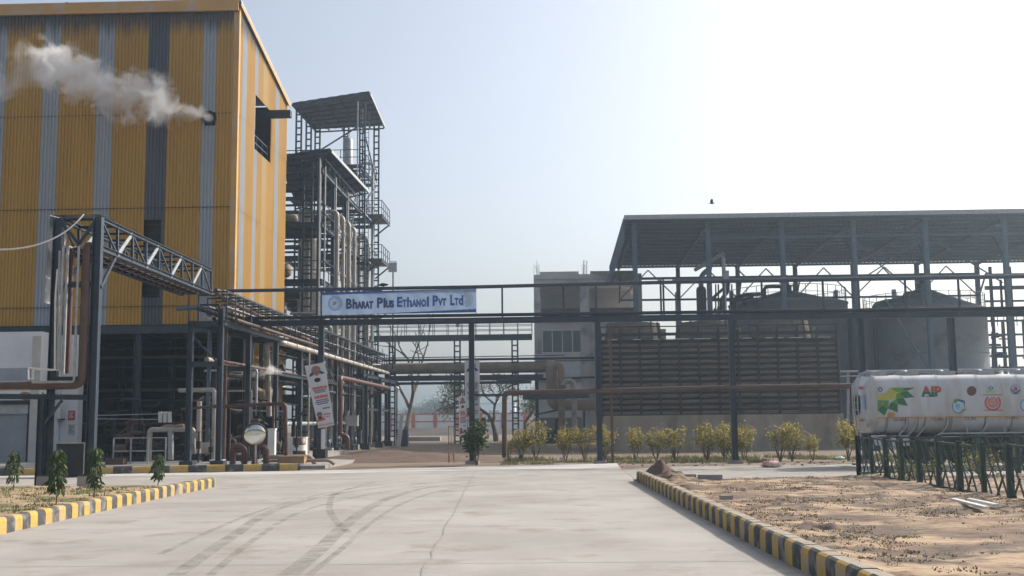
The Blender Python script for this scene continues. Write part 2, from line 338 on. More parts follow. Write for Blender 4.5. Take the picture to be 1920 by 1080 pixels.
for k, (ua, va, ub, vb, lb) in enumerate([(1787,936,1850,952,'white plank on the sand below the green fence, the nearer of two'), (1818,936,1868,947,'white plank on the sand below the green fence, the farther of two')]):
    a = gp(ua, va, 0.17); c = gp(ub, vb, 0.17); bb = MB(); bb.beam(a, c, 0.1, 0.04); bb.build('plank', 'whitem', label=lb, cat='plank', group='white planks by the green fence')
# litter
def bag(name, u, v, w, h, mat, label):
    q = gp(u, v); b = MB(); vs = []; fs = []; n = 12; rd = random.Random(u)
    for i in range(7):
        for k in range(n):
            a = 2*pi*k/n; r = sin(pi*min(0.97, max(0.03, (i+0.5)/7)))**0.6*w/2*(1+rd.uniform(-.25,.25)); vs.append((q.x+r*cos(a), q.y+r*0.6*sin(a), h*(i/6)**1.2+rd.uniform(-.02,.02)))
    for i in range(6):
        for k in range(n): fs.append((i*n+k, i*n+(k+1)%n, (i+1)*n+(k+1)%n, (i+1)*n+k))
    fs.append(tuple(range(6*n, 7*n))); b.add(vs, fs); return b.build(name, mat, label=label, cat='litter')
bag('plastic_sack', 1447, 876, 0.75, 0.22, pm('red_white_sack', (0.7,0.68,0.66), (0.5,0.12,0.1), 3, 0.6), 'crumpled red and white plastic sack lying on the roadside')
bag('plastic_bag', 1573, 862, 0.4, 0.13, pm('green_white_bag', (0.75,0.78,0.74), (0.25,0.5,0.25), 4, 0.5), 'small green and white plastic bag near the last yellow shrub')
bag('plastic_bag', 1057, 861, 0.3, 0.1, 'whitem', 'small white plastic scraps on the far edge of the concrete')
M['clod'] = pm('earth_clods', (0.3,0.22,0.155), (0.17,0.12,0.09), 3, 0.95)
mound('dirt_heap', (gp(1500,1012).x+.42, gp(1500,1012).y+.2, 0.08), 0.5, 1.5, 0.15, 'soil', 15, 'low dark crumbly soil ridge on the field side of the right striped kerb', 'dirt heap')
st = MB(); rd = random.Random(5)
for i in range(1250):
    if i < 1000:
        x = rd.uniform(3.2, 16); y = rd.uniform(9, 31); z = fz(x, y)
    else:
        x = rd.uniform(2.5, 30); y = rd.uniform(40.5, 44.5); z = -0.02
    r = rd.uniform(0.006, 0.024)*(3 if i >= 1000 else 1)*(1.8 if i % 40 == 0 else 1); a = rd.uniform(0, 3)
    st.add([(x+r*cos(a+k*pi/2)*rd.uniform(.6,1.2), y+r*sin(a+k*pi/2)*rd.uniform(.6,1.2), z-0.01+(0 if f_ == 0 else r*rd.uniform(.5,1.1))) for f_ in (0,1) for k in range(4)], [(0,3,2,1),(4,5,6,7),(0,1,5,4),(1,2,6,5),(2,3,7,6),(3,0,4,7)])
st.build('pebbles', 'clod', label='pebbles and clods scattered over the bare earth', cat='pebbles', kind='stuff')
# dry grass tufts on the earth
def grass(name, n, fn, mats, label, hmin, hmax, seed):
    b = MB(); rd = random.Random(seed)
    for i in range(n):
        x, y, z = fn(rd); cl = rd.uniform(0.4, 1)
        for k in range(7):
            a = rd.uniform(0, 2*pi); h = rd.uniform(hmin, hmax)*cl; w = 0.014; lx = rd.uniform(-.6,.6)*h; ly = rd.uniform(-.6,.6)*h; px = x+rd.uniform(-.08,.08); py = y+rd.uniform(-.08,.08)
            b.add([(px-w*cos(a), py-w*sin(a), z-.01), (px+w*cos(a), py+w*sin(a), z-.01), (px+lx, py+ly, z+h)], [(0,1,2)], rd.randrange(len(mats)))
    b.build(name, mats, label=label, cat='grass', kind='stuff')
M['scrub'] = pm('dead_brown_scrub', (0.20,0.13,0.09), (0.12,0.08,0.058), 4, 0.95); M['dryd'] = leafmat('dead_grass', (0.2,0.15,0.10), (0.14,0.11,0.075)); M['dryg'] = leafmat('dry_grass', (0.30,0.24,0.11), (0.2,0.17,0.08)); M['greeng'] = leafmat('green_grass', (0.11,0.13,0.05), (0.08,0.095,0.035))
def fpos(rd):
    while 1:
        x = rd.uniform(3.1, 17); y = rd.uniform(8, 30.5)
        if noise.noise(V((x*0.45, y*0.45, 20)))+.7*noise.noise(V((x*1.4, y*1.4, 5))) > (0.12 if y > 20 else 0.0) or rd.random() < .06: return x, y, fz(x, y)
grass('grass_tufts', 10000, fpos, ['dryd', 'scrub', 'scrub', 'scrub', 'dryg', 'greeng'], 'thin dry grass tufts in patches on the sandy field', 0.008, 0.032, 3)
def ipos(rd):
    x = rd.uniform(-15, -9.2); y = rd.uniform(16, 28); return x, y, iz(x, y)
grass('grass_tufts', 900, ipos, ['dryg', 'greeng', 'greeng'], 'short grass on the corner island inside the yellow kerb', 0.03, 0.09, 8)
def spos(rd):
    while 1:
        x = rd.uniform(-2, 16); y = rd.uniform(43.8, 50)
        if noise.noise(V((x*0.35, y*0.5, 7))) > -0.02: return x, y, -0.03
grass('weeds', 1900, spos, ['dryg', 'greeng', 'greeng'], 'low weeds on the brown earth in front of the cooling tower', 0.06, 0.3, 12)
# ================================================================ boiler house
YB = 50.0; XC = at(441, 300, YB).x; ZT = at(441, 8, YB).z; ZB = at(300, 607, YB).z
YE = 59.6; ZE = at(537, 197, YE).z; XL = XC-13.6
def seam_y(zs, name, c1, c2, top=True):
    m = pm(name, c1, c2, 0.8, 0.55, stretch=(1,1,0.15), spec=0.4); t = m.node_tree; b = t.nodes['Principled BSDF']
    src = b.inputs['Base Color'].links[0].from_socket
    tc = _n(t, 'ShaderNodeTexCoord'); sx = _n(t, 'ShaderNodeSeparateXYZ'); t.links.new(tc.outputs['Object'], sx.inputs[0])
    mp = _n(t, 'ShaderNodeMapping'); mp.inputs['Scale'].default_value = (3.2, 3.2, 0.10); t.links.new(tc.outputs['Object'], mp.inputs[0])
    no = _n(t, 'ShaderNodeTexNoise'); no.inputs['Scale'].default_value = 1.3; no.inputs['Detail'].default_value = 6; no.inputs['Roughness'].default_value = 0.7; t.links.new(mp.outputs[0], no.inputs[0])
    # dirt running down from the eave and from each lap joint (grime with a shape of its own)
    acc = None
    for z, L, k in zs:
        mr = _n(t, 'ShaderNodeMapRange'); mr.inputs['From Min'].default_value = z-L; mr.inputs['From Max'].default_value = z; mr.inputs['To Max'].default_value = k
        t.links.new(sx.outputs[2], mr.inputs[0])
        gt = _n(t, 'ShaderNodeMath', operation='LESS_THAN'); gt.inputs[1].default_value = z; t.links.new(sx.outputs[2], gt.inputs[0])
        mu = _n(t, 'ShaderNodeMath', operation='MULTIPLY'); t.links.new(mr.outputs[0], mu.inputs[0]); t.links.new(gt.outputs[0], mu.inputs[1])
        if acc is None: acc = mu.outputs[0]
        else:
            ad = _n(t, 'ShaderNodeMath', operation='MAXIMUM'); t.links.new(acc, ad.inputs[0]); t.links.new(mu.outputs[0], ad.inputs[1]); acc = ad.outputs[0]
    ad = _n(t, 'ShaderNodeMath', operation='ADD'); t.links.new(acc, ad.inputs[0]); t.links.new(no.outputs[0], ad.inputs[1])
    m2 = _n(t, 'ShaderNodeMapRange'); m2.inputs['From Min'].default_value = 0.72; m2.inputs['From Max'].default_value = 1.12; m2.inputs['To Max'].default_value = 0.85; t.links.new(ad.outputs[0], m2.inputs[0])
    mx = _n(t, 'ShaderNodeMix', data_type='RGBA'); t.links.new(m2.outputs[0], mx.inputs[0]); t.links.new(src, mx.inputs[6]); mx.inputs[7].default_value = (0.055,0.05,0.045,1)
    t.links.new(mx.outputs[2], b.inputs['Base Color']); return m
Z1 = at(300, 214, YB).z; Z2 = at(200, 391, YB).z; Z3 = at(200, 575, YB).z
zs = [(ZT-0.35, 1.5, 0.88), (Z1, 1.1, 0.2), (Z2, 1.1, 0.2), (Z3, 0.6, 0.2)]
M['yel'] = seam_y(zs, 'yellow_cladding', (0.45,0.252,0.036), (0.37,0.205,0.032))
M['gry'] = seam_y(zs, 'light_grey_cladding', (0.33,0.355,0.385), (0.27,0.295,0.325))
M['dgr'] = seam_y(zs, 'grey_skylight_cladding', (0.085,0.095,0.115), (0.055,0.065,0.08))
bh = root('boiler_house', 'tall boiler house clad in yellow and grey striped corrugated sheet', 'factory building', (XC-6, YB+5, 0))
LAPS = [(Z3, 0.00), (Z2, 0.014), (Z1, 0.028), (99, 0.042)]
def corr(P0, d, nrm, L, zb, zt, holes, colf, pitch=0.16, dep=0.035):
    P0 = V(P0); d = V(d); nrm = V(nrm); b = MB(); n = int(L/pitch); pt = L/n
    prof = [(0,0),(0.32,0),(0.42,1),(0.9,1),(1.0,0)]
    for i in range(n):
        sc = (i+0.5)*pt; mi = colf(sc); b_, t_ = zb(sc), zt(sc); spans = [(b_, t_)]
        for s0, s1, h0, h1 in holes:
            if s0 < sc < s1: spans = [q for a, c in spans for q in ((a, min(c, h0)), (max(a, h1), c)) if q[1]-q[0] > 0.02]
        sp2 = []
        for a, c in spans:
            lo = a
            for zl, off in LAPS:
                if lo < min(zl, c): sp2.append((lo, min(zl, c), off)); lo = zl
        for a, c, off in sp2:
            for q in range(4):
                x0, y0 = prof[q]; x1, y1 = prof[q+1]
                A = P0+d*((i+x0)*pt)+nrm*(y0*dep+off); B = P0+d*((i+x1)*pt)+nrm*(y1*dep+off)
                b.add([(A.x,A.y,a-0.03),(B.x,B.y,a-0.03),(B.x,B.y,c),(A.x,A.y,c)], [(0,1,2,3)], mi)
    return b
cols = [(-200,8,1),(8,76,0),(76,108,1),(108,177,0),(177,210,1),(210,276,0),(276,312,2),(312,379,0),(379,405,1),(405,500,0)]
def cf(sc):
    # back to the picture column of the front wall at mid height
    x = XL+sc; p = (x-CAM.x)/YB; 
    for a, c, mi in cols:
        if at(a, 300, YB).x <= x < at(c, 300, YB).x: return mi
    return 0
fx = lambda u: at(u, 300, YB).x-XL
fh = [(fx(381), fx(405), at(393,236,YB).z, at(393,210,YB).z), (fx(275), fx(306), at(290,462,YB).z, at(290,411,YB).z), (fx(275), fx(306), at(290,558,YB).z, at(290,528,YB).z)]
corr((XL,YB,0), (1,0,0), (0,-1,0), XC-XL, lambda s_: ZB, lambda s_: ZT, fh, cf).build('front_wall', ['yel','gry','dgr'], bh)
SY = lambda u: YB*(1038-441)/(1038-u)
scols = [(441,449,0),(449,457,1),(457,473,0),(473,480,1),(480,490,0),(490,499,3),(499,515,0),(515,522,1),(522,545,0)]
def scf(sc):
    y = YB+sc
    for a, c, mi in scols:
        if SY(a) <= y < SY(c): return mi
    return 0
M['wyel'] = seam_y(zs, 'faded_yellow_cladding', (0.47,0.29,0.07), (0.40,0.33,0.2))
szt = lambda s_: ZT+(ZE-ZT)*s_/(YE-YB)
szb = lambda s_: 2.6 if s_ > 1.9 else ZB
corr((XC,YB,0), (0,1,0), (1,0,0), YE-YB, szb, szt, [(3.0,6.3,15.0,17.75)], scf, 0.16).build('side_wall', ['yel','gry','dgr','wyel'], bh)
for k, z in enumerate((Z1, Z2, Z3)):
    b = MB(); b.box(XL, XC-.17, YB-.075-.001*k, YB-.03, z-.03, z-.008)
    b.build('lap_shadow_dirt', 'dark', bh)  # dark strips stand for the shadow and dirt line under each sheet lap
b = MB(); b.box(XL-0.05, XL, YB, YE, ZB, ZT-2.2); b.box(XL, XC, YE, YE+0.05, 0, ZE-0.1); b.build('rear_wall', 'shade', bh)
b = MB(); b.add([(XL-.2,YB-.28,ZT+.02),(XC+.22,YB-.28,ZT+.02),(XC+.22,YE+.3,ZE+.06),(XL-.2,YE+.3,ZE+.06),(XL-.2,YB-.28,ZT+.12),(XC+.22,YB-.28,ZT+.12),(XC+.22,YE+.3,ZE+.16),(XL-.2,YE+.3,ZE+.16)],
      [(0,3,2,1),(4,5,6,7),(0,1,5,4),(1,2,6,5),(2,3,7,6),(3,0,4,7)]); b.build('roof', 'galv', bh)
M['yflash'] = pm('yellow_flashing', (0.58,0.33,0.09), (0.44,0.26,0.10), 0.7, 0.6, c3=(0.4,0.36,0.3), scale3=0.8, th3=0.6)
b = MB(); b.box(XL, XC+0.1, YB-0.33, YB-0.24, ZT-0.40, ZT+0.14); b.box(XC-0.16, XC-0.0, YB-0.095, YB-0.09, ZB, ZT-0.42); b.box(XC+0.1, XC+0.105, YB-0.09, YB+0.14, ZB, ZT-0.1)
b.beam((XC+.2, YB-.2, ZT-.06), (XC+.2, YE+.2, ZE-.03), 0.03, 0.2); b.box(XC-0.0, XC+0.1, YB-0.095, YB-0.09, ZB, ZT-0.42)
b.build('flashing', 'yflash', bh)
b = MB(); b.box(XL+.1, XC-.12, YB+.15, YE-.1, ZB-0.05, ZB+0.18); b.ib((XL,YB+.08,ZB-0.22), (XC,YB+.08,ZB-0.22), 0.18, 0.42); b.ib((XC-.1,YB,ZB-0.22), (XC-.1,YB+1.9,ZB-0.22), 0.18, 0.42)
for y in (53, 56, 59): b.ib((XL,y,ZB-0.24), (XC-.2,y,ZB-0.24), 0.16, 0.34)
for x in (XC-4.2, XC-8.4): b.ib((x,YB+.2,ZB-0.26), (x,YE,ZB-0.26), 0.16, 0.3)
b.build('floor_slab', 'steel', bh)
for x in (XC-0.25, XC-4.3, XC-8.6, XC-12.8):
    for y in (YB+0.1, 54.8, YE-0.2):
        b = MB(); b.ib((x,y,0), (x,y,ZB-0.44), 0.26, 0.3, up=V((1,0,0))); b.build('column', 'steel', bh)
b = MB(); b.box(XC-0.9, XC-0.1, 53.0, 56.4, 15.02, 15.1); rail(b, (XC-.12,53.05,15.1), (XC-.12,56.2,15.1), 0.75, 3, 0.04, 1); b.box(XC-4, XC-3.9, 52, 58, 14.5, 18.2); b.build('loading_platform', 'steel', bh)
b = MB(); b.box(XC-1.2, XC+1.15, 55.75, 56.15, 17.35, 17.7); b.build('hoist_beam', 'dark', bh)
# exhaust fan
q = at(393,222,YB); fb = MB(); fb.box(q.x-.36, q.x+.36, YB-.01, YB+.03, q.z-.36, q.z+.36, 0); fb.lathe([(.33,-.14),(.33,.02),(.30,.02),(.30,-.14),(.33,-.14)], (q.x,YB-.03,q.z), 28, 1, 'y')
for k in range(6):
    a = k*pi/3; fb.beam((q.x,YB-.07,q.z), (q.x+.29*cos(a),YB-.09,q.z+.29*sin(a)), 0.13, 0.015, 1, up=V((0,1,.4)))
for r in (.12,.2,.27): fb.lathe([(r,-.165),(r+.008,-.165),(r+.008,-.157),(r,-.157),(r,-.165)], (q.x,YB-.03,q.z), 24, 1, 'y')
fan = fb.build('exhaust_fan', ['shade','dark'], bh)
for nm, h in (('louvre_opening', fh[1]), ('louvre_opening', fh[2])):
    b = MB(); b.box(XL+h[0]-.02, XL+h[1]+.02, YB+.35, YB+.4, h[2]-.1, h[3]+.1)
    for k in range(3): zc = h[2]+(h[3]-h[2])*(k+.5)/3; b.beam((XL+h[0],YB+.1,zc), (XL+h[1],YB+.1,zc), .05, .05, 1)
    b.build(nm, ['black','dark'], bh)
b = MB(); b.tube((XC-.35,YB-.2,ZT+.1),(XC-.35,YB-.2,ZT+.65),.012); b.build('aerial', 'dark', bh)
# white side building with shutter
wb = root('shutter_building', 'white plastered annex with grey roller shutter under the yellow cladding', 'building', (-23.5,47.5,0))
WY = 47.2; x1 = at(75,700,WY).x; zt = at(40,622,WY).z; xs = at(54,800,WY).x; zs0 = at(30,757,WY).z; zA = at(40,690,WY).z; zB = at(40,715,WY).z
b = MB(); b.box(-30, x1, WY, 49.6, zB, zt); b.box(xs, x1, WY, 49.6, 0, zB); b.box(-30, xs, WY, 49.6, zs0, zB); b.box(-30,-26,WY,49.6,0,zs0); b.build('wall', 'white', wb)
b = MB(); b.box(-30, x1+.01, WY-.02, WY, zB, zA-.0); b.build('shaded_band', pm('band_shade', (0.36,0.38,0.41), (0.27,0.29,0.32), 1.2, 0.8), wb)  # thin grey sheet: the shade of this band is put into its colour
b = MB(); z = 0
while z < zs0-.12: b.box(-26, xs-.05, WY+.12, WY+.15, z, z+.085); b.box(-26, xs-.05, WY+.135, WY+.15, z+.085, z+.1); z += .1
M['shut'] = pm('shutter_grey', (0.30,0.33,0.36), (0.22,0.245,0.27), 1, .5, spec=.5)
sh = b.build('roller_shutter', 'shut', wb)
b = MB(); b.box(xs-.07, xs, WY-.03, WY+.16, 0, zs0); b.box(-26, xs, WY-.25, WY+.1, zs0-.02, zs0+.14); b.build('shutter_frame', 'dark', wb)
b = MB(); b.box(-26, xs-.05, WY-.04, WY+.1, zs0-.42, zs0-.03); b.build('shutter_hood', 'galv', wb)
rs = MB(); q0 = at(26,741,WY); q1 = at(70,757,WY); rs.add([(q0.x,WY-.004,q0.z-.1),(q1.x-.2,WY-.004,q0.z-.3),(q1.x,WY-.004,q1.z),(q1.x-.05,WY-.004,q0.z+.05),(q0.x+.4,WY-.004,q0.z+.15)], [(0,1,2,3,4)])
M['rust'] = pm('rust_stain', (0.36,0.24,0.14), (0.25,0.15,0.08), 5, .9)
rs.build('rust_stain', 'rust', wb)
WY2 = 49.3; x2 = at(145,800,WY2).x
b = MB(); b.box(x1+.02, x2, WY2, WY2+.5, 0, at(120,628,WY2).z); b.build('rear_wall', 'white', wb)
b = MB(); b.box(x1-.35, x1+.0, WY-.06, WY-.003, 0, zt-.2); b.build('corner_pilaster', pm('pale_plaster', (0.55,.53,.5), (.42,.40,.37), 1.5, .85), wb)
# AC unit
q = at(95,772,48.6); ac = root('air_conditioner', 'white wall air conditioner unit between the blue posts on the annex', 'air conditioner', (q.x,48.6,q.z-.35))
b = MB(); b.box(q.x-.45, q.x+.3, 48.5, 48.9, q.z-.3, q.z+.3); b.build('casing', 'whitem', ac)
b = MB()
for k in range(1,7): b.lathe([(.035*k,-.01),(.035*k+.01,-.01),(.035*k+.01,0),(.035*k,0)], (q.x-.12,48.49,q.z), 20, 0, 'y')
b.build('fan_grille', 'dark', ac)
b = MB(); b.box(q.x-.5, q.x+.35, 48.5, 49.3, q.z-.36, q.z-.31); b.build('bracket', 'dark', ac)
# wall notices
for (u, v, w, h, c, lb, hd) in ((134,779,.3,.42,(0.45,.06,.05),'red safety notice, upper one on the white annex wall', 0), (134,806,.32,.5,(0.55,.58,.6),'pale safety poster below the red notice on the annex wall', 1)):
    p = at(u, v, WY2-.03); r_ = root('wall_notice', lb, 'notice', (p.x,p.y,p.z-h/2), 'notices on the annex wall')
    b = MB(); b.box(p.x-w/2, p.x+w/2, p.y, p.y+.02, p.z-h/2, p.z+h/2); b.build('board', pm('board%d'%hd, c, None, 3, .6), r_)
    b = MB()
    for k in range(5): b.box(p.x-w*.35, p.x+w*(.35-.1*(k%3)), p.y-.004, p.y-.001, p.z+h*(.3-.14*k)-.012, p.z+h*(.3-.14*k)+.012)
    b.build('printed_lines', 'whitem' if not hd else 'black', r_)
# ================================================================ pipe truss bridge (left)
Y1, Y2 = 30.0, 41.5
def lerp(a, b, t): return V(a)*(1-t)+V(b)*t
# right truss chords
RT0, RT1 = at(190,411,Y1), at(396,507,Y2); RB0, RB1 = at(190,466,Y1), at(396,550,Y2)
LT0 = V((RT0.x-1.12, RT0.y, RT0.z)); LT1 = V((RT1.x-1.12, RT1.y, RT1.z)); LB0 = V((RB0.x-1.12, RB0.y, RB0.z)); LB1 = V((RB1.x-1.12, RB1.y, RB1.z))
br = root('pipe_bridge', 'steel truss bridge carrying pipes from two tall posts back to the pipe rack', 'pipe bridge', (RT0.x-.56, Y1, 0))
for nm, T0, T1, B0, B1 in (('truss', RT0, RT1, RB0, RB1), ('truss', LT0, LT1, LB0, LB1)):
    b = MB(); b.ib(T0, T1, .13, .12); b.ib(B0, B1, .13, .15)
    n = 9
    for i in range(n+1):
        a, c = lerp(B0, B1, i/n), lerp(T0, T1, i/n); b.beam(a, c, .07, .07)
    for i in (1,3,5,7): b.beam(lerp(B0,B1,i/n), lerp(T0,T1,(i+1)/n), .03, .13, 1)
    for i in (0,2,4,6,8): b.beam(lerp(T0,T1,i/n), lerp(B0,B1,(i+1)/n), .05, .05)
    b.build(nm, ['steel','galv'], br)
b = MB()
for i in range(19):
    t_ = i/18; b.beam(lerp(LB0,RB0,0)+(LB1-LB0)*t_, lerp(RB0,RB1,t_), .08, .06)
    if i % 2 == 0: b.beam(lerp(LT0,LT1,t_), lerp(RT0,RT1,t_), .07, .06)
b.add([LB0+V((.1,0,.05)), RB0+V((-.55,0,.05)), RB1+V((-.55,0,.05)), LB1+V((.1,0,.05))], [(0,1,2,3)])
b.build('cross_members', 'dark', br)
b = MB(); b.add([LT0+V((-.25,-.1,.12)), RT0+V((-.02,-.1,.12)), RT0+V((-.02,1.1,.14)), LT0+V((-.25,1.1,.2))], [(0,1,2,3)]); b.add([LT0+V((-.27,-.1,.12)), LT0+V((-.27,1.1,.2)), LT0+V((-.45,1.1,-2.3)), LT0+V((-.34,-.1,-2.3))], [(0,1,2,3)]); b.build('sheet_cover', 'galv', br)
def foot(u, v, Y, h=.0): p = at(u, v, Y); return p
fr = gp(166,915); fl = V((fr.x-1.15, fr.y+.05, 0))
for p, T in ((fr, RT0), (fl, LT0)):
    b = MB(); b.ib((T.x,p.y,.36), (T.x,p.y,T.z+.02), .19, .24, up=V((1,0,0))); b.box(T.x-.22,T.x+.22,p.y-.2,p.y+.2,.32,.36); b.build('post', 'steel', br)
    b = MB(); b.box(T.x-.24,T.x+.24,p.y-.24,p.y+.24,-.05,.32); b.build('pedestal', 'concrete', br)
b = MB()
for v in (535, 712):
    z = at(160,v,Y1).z; b.ib((LT0.x+.1,fr.y,z), (RT0.x-.1,fr.y,z), .1, .16)
b.beam((RT0.x+.12,fr.y,at(190,540,Y1).z), lerp(RB0,RB1,.10)-V((0,0,.05)), .06, .1); b.beam((LT0.x,fr.y,at(190,540,Y1).z-.4), lerp(LB0,LB1,.14)-V((0,0,.05)), .06, .1)
b.beam((LT0.x+.6,fr.y,LB0.z+.1),(RT0.x-.1,fr.y,RT0.z-.1),.06,.08); b.beam((LT0.x+.6,fr.y,LB0.z+.1),(LT0.x+.1,fr.y,RT0.z-.1),.06,.08)
b.build('bracing', 'steel', br)
# pair of posts at the rear end
# pipes on the bridge: each runs out along the bridge, drops in front and turns away left
def pp(name, pts, r, mat, label, group=None, n=10, cat='pipe', extra=None):
    b = MB(); b.path(pts, r, n)
    if extra: extra(b)
    return b.build(name, mat, label=label, cat=cat, group=group)
GR = 'pipes dropping from the truss bridge'
def drop(u, vt, vb, r, mat, label, yo=0.0, left_u=None, top_in=True):
    Yp = Y1-.28+yo; a = at(u, vt, Yp); c = at(u-3, vb, Yp); c.x = a.x; pts = []
    if top_in:
        d = (RB1-RB0); e = V((a.x, Yp, a.z)) + V((0, .3, 0)); pts.append(V((a.x+(RB1.x-RB0.x), Y2, a.z+(RB1.z-RB0.z)))); pts.append(V((a.x, Yp, a.z)))
    else: pts.append(V((a.x, Yp, a.z)))
    pts.append(c)
    if left_u is not None: pts.append(V((at(left_u, vb, Yp).x, Yp, c.z)))
    return pp('pipe', pts, r, mat, label, GR)
drop(163, 459, 722, .115, 'bronze', 'thick rust red pipe dropping beside the right bridge post and turning left', 0, -60)
drop(148, 462, 716, .035, 'galv', 'thin bright pipe just left of the thick rust red drop pipe', -.1, 60)
drop(134, 463, 700, .085, 'red', 'dark maroon pipe hanging in the middle of the bridge drop pipes', .25)
drop(127, 462, 700, .045, 'galv', 'grey pipe just left of the maroon drop pipe', 0, None)
drop(119, 462, 695, .04, 'galv', 'grey pipe second from the left post of the bridge', -.05, None)
b = MB(); Yp = Y1-.3
P_ = lambda u, v, y=Yp: at(u, v, y)
b.path([P_(108,505), P_(104,560), P_(103,694), P_(62,692), P_(62,712)], .03, 8); b.path([P_(109,694), P_(53,690), P_(53,712)], .025, 8); b.build('pipe', 'whitem', label='thin cream pipe with a small square loop left of the bridge posts', cat='pipe', group=GR)
pp('pipe', [P_(112,470), P_(110,560), P_(108,690)], .03, 'galv', 'thinnest grey pipe close against the left bridge post', GR)
b = MB()
for k, (v, r) in enumerate(((729, .04), (716, .025))): b.path([P_(58,v-(6 if k else 0)), P_(52,v), P_(-60,v+1)], r, 8)
b.build('pipe', 'galv', label='thin grey twin line running left along the thick rust red pipe', cat='pipe', group=GR)
b = MB(); b.path([P_(78,736), P_(88,742), P_(95,736)],.015,6); zt_ = P_(30,734).z
b.ib((P_(-20,740).x, Yp+.05, zt_-.12), (RT0.x-.1, fr.y-.05, P_(160,738).z-.1), .1, .14); x_ = P_(75,800).x; b.ib((x_,Yp+.05,0),(x_,Yp+.05,zt_-.2),.16,.16,up=V((1,0,0))); b.beam((x_,Yp+.05,zt_-1.0),(x_+.55,Yp+.05,zt_-.25),.06,.08)
b.build('pipe_support', 'steel', label='blue post and beam holding up the pipes left of the bridge', cat='pipe support')
# slung cable
P0, P1_, P2_ = at(-40,466,29), at(80,462,29.2), at(157,402,29.9); pts = []
for i in range(25): s_ = i/24; pts.append(P0*(1-s_)**2+at(95,480,29)*2*s_*(1-s_)+P2_*s_*s_)
b = MB(); b.path(pts, .022, 6, bend=0); b.build('cable', 'whitem', label='white cable sagging in from the left to the top of the pipe bridge', cat='cable')
# dark cabinet between the posts
cb = root('electrical_cabinet', 'black steel cabinet standing behind the two bridge posts', 'cabinet', (at(125,860,36).x,36.2,0))
a = at(92,832,36); c = at(160,832,36); b = MB(); b.box(a.x,c.x,36,36.5,0,a.z); b.build('casing', 'black', cb)
b = MB(); b.box(c.x-.03,c.x+.012,35.97,36.0,0.05,a.z); b.box(a.x,c.x,35.96,36.02,a.z,a.z+.03); b.build('edge_trim', 'galv', cb)
b = MB(); b.box((a.x+c.x)/2-.01,(a.x+c.x)/2+.01,35.985,36,0.1,a.z-.1); b.box((a.x+c.x)/2+.05,(a.x+c.x)/2+.08,35.96,36,a.z*.45,a.z*.6); b.build('door_handle', 'dark', cb)
# ================================================================ long pipe rack (runs away from the viewer)
XR, XLk = -12.45, -13.6
RY = [41.8, 45.7, 50.3, 55.2, 59.8, 64.5, 69.3, 74.2, 79.2, 84.2]
ZL = [3.9, 5.55, 6.65]
rk = root('pipe_rack', 'long two level blue steel pipe rack running beside the boiler house', 'pipe rack', (-13, 60, 0))
for i, y in enumerate(RY):
    for x in (XR, XLk):
        b = MB(); b.ib((x,y,.3), (x,y,ZL[1] if (i > 1 or x==XLk) else 6.0), .2, .2, up=V((1,0,0))); b.box(x-.25,x+.25,y-.25,y+.25,0,.3); b.build('column', 'steel', rk)
    b = MB(); b.ib((XLk,y,ZL[0]), (XR,y,ZL[0]), .14, .2); b.ib((XLk,y,ZL[1]-.12), (XR,y,ZL[1]-.12), .14, .2)
    b.build('cross_beam', 'steel', rk)
for x in (XR, XLk):
    b = MB(); b.ib((x+.12,RY[0],ZL[1]-.1), (x+.12,RY[-1],ZL[1]-.1), .12, .2); b.build('main_beam', 'steel', rk)
    b = MB(); b.ib((x+.12,RY[2],ZL[0]), (x+.12,RY[-1],ZL[0]), .12, .16); b.build('lower_beam', 'steel', rk)
b = MB()
y = RY[0]
while y < 84: b.beam((XR+.2,y,ZL[1]), (XR+.2,y,ZL[2]+.05), .045, .045); b.beam((XLk-.1,y,ZL[1]), (XLk-.1,y,ZL[2]+.05), .045, .045); b.beam((XLk-.1,y,ZL[2]), (XR+.2,y,ZL[2]), .05, .06); y += 1.15
b.beam((XR+.2,RY[0],ZL[2]), (XR+.2,84,ZL[2]), .05, .06); b.build('upper_frame', 'steel', rk)
b = MB(); y = 42.5
while y < 84: b.beam((XLk,y,ZL[1]+.02),(XR+.1,y,ZL[1]+.02),.07,.05); y += 1.0
for i in range(3, 9): b.beam((XR,RY[i],ZL[1]-.2),(XR,RY[i+1],ZL[0]) if i%2 else (XR,RY[i+1],ZL[0]+.0),.05,.06)
b.build('bracing', 'steel', rk)
b = MB(); b.beam((XLk-.3,42.0,ZL[1]-.25),(XR-.1,42.0,3.9),.05,.07); b.build('knee_brace','steel',rk)
rd = random.Random(41)
for i in range(34):
    y = rd.uniform(42.5, 80); x = rd.choice((XR+.15, XR-.3, XLk+.1, XLk-.5, XR-.7)); z0 = rd.choice((.2,.2,1.2,2.4)); z1 = rd.choice((3.9,5.6,6.5,3.0)); e = rd.choice((-1.6,-.8,.5,-2.4))
    b = MB(); b.path([(x,y,z0),(x,y,z1),(x+e,y+rd.choice((0,.6)),z1)], rd.choice((.035,.05,.07,.09)), 7); b.build('branch_pipe', rd.choice(('galv','lag','dark','bronze','dark','lagold','steel2')), rk)
for i in range(10):
    z = rd.uniform(1.0, 5.2); x = rd.uniform(XLk-.4, XR); b = MB(); y = rd.uniform(42.5, 60); b.path([(x,y,z-.6),(x,y,z),(x,y+rd.uniform(5,18),z)], rd.choice((.04,.06,.1)), 7); b.build('branch_pipe', rd.choice(('dark','bronze','lag','galv','steel')), rk)
for i in range(4):
    x = XLk+.1+i*.33; b = MB(); b.box(x-.13,x+.13,42.3,83,6.02+.09*(i%2),6.06+.09*(i%2)); b.build('cable_tray', 'galv' if i%2 else 'steel', rk)
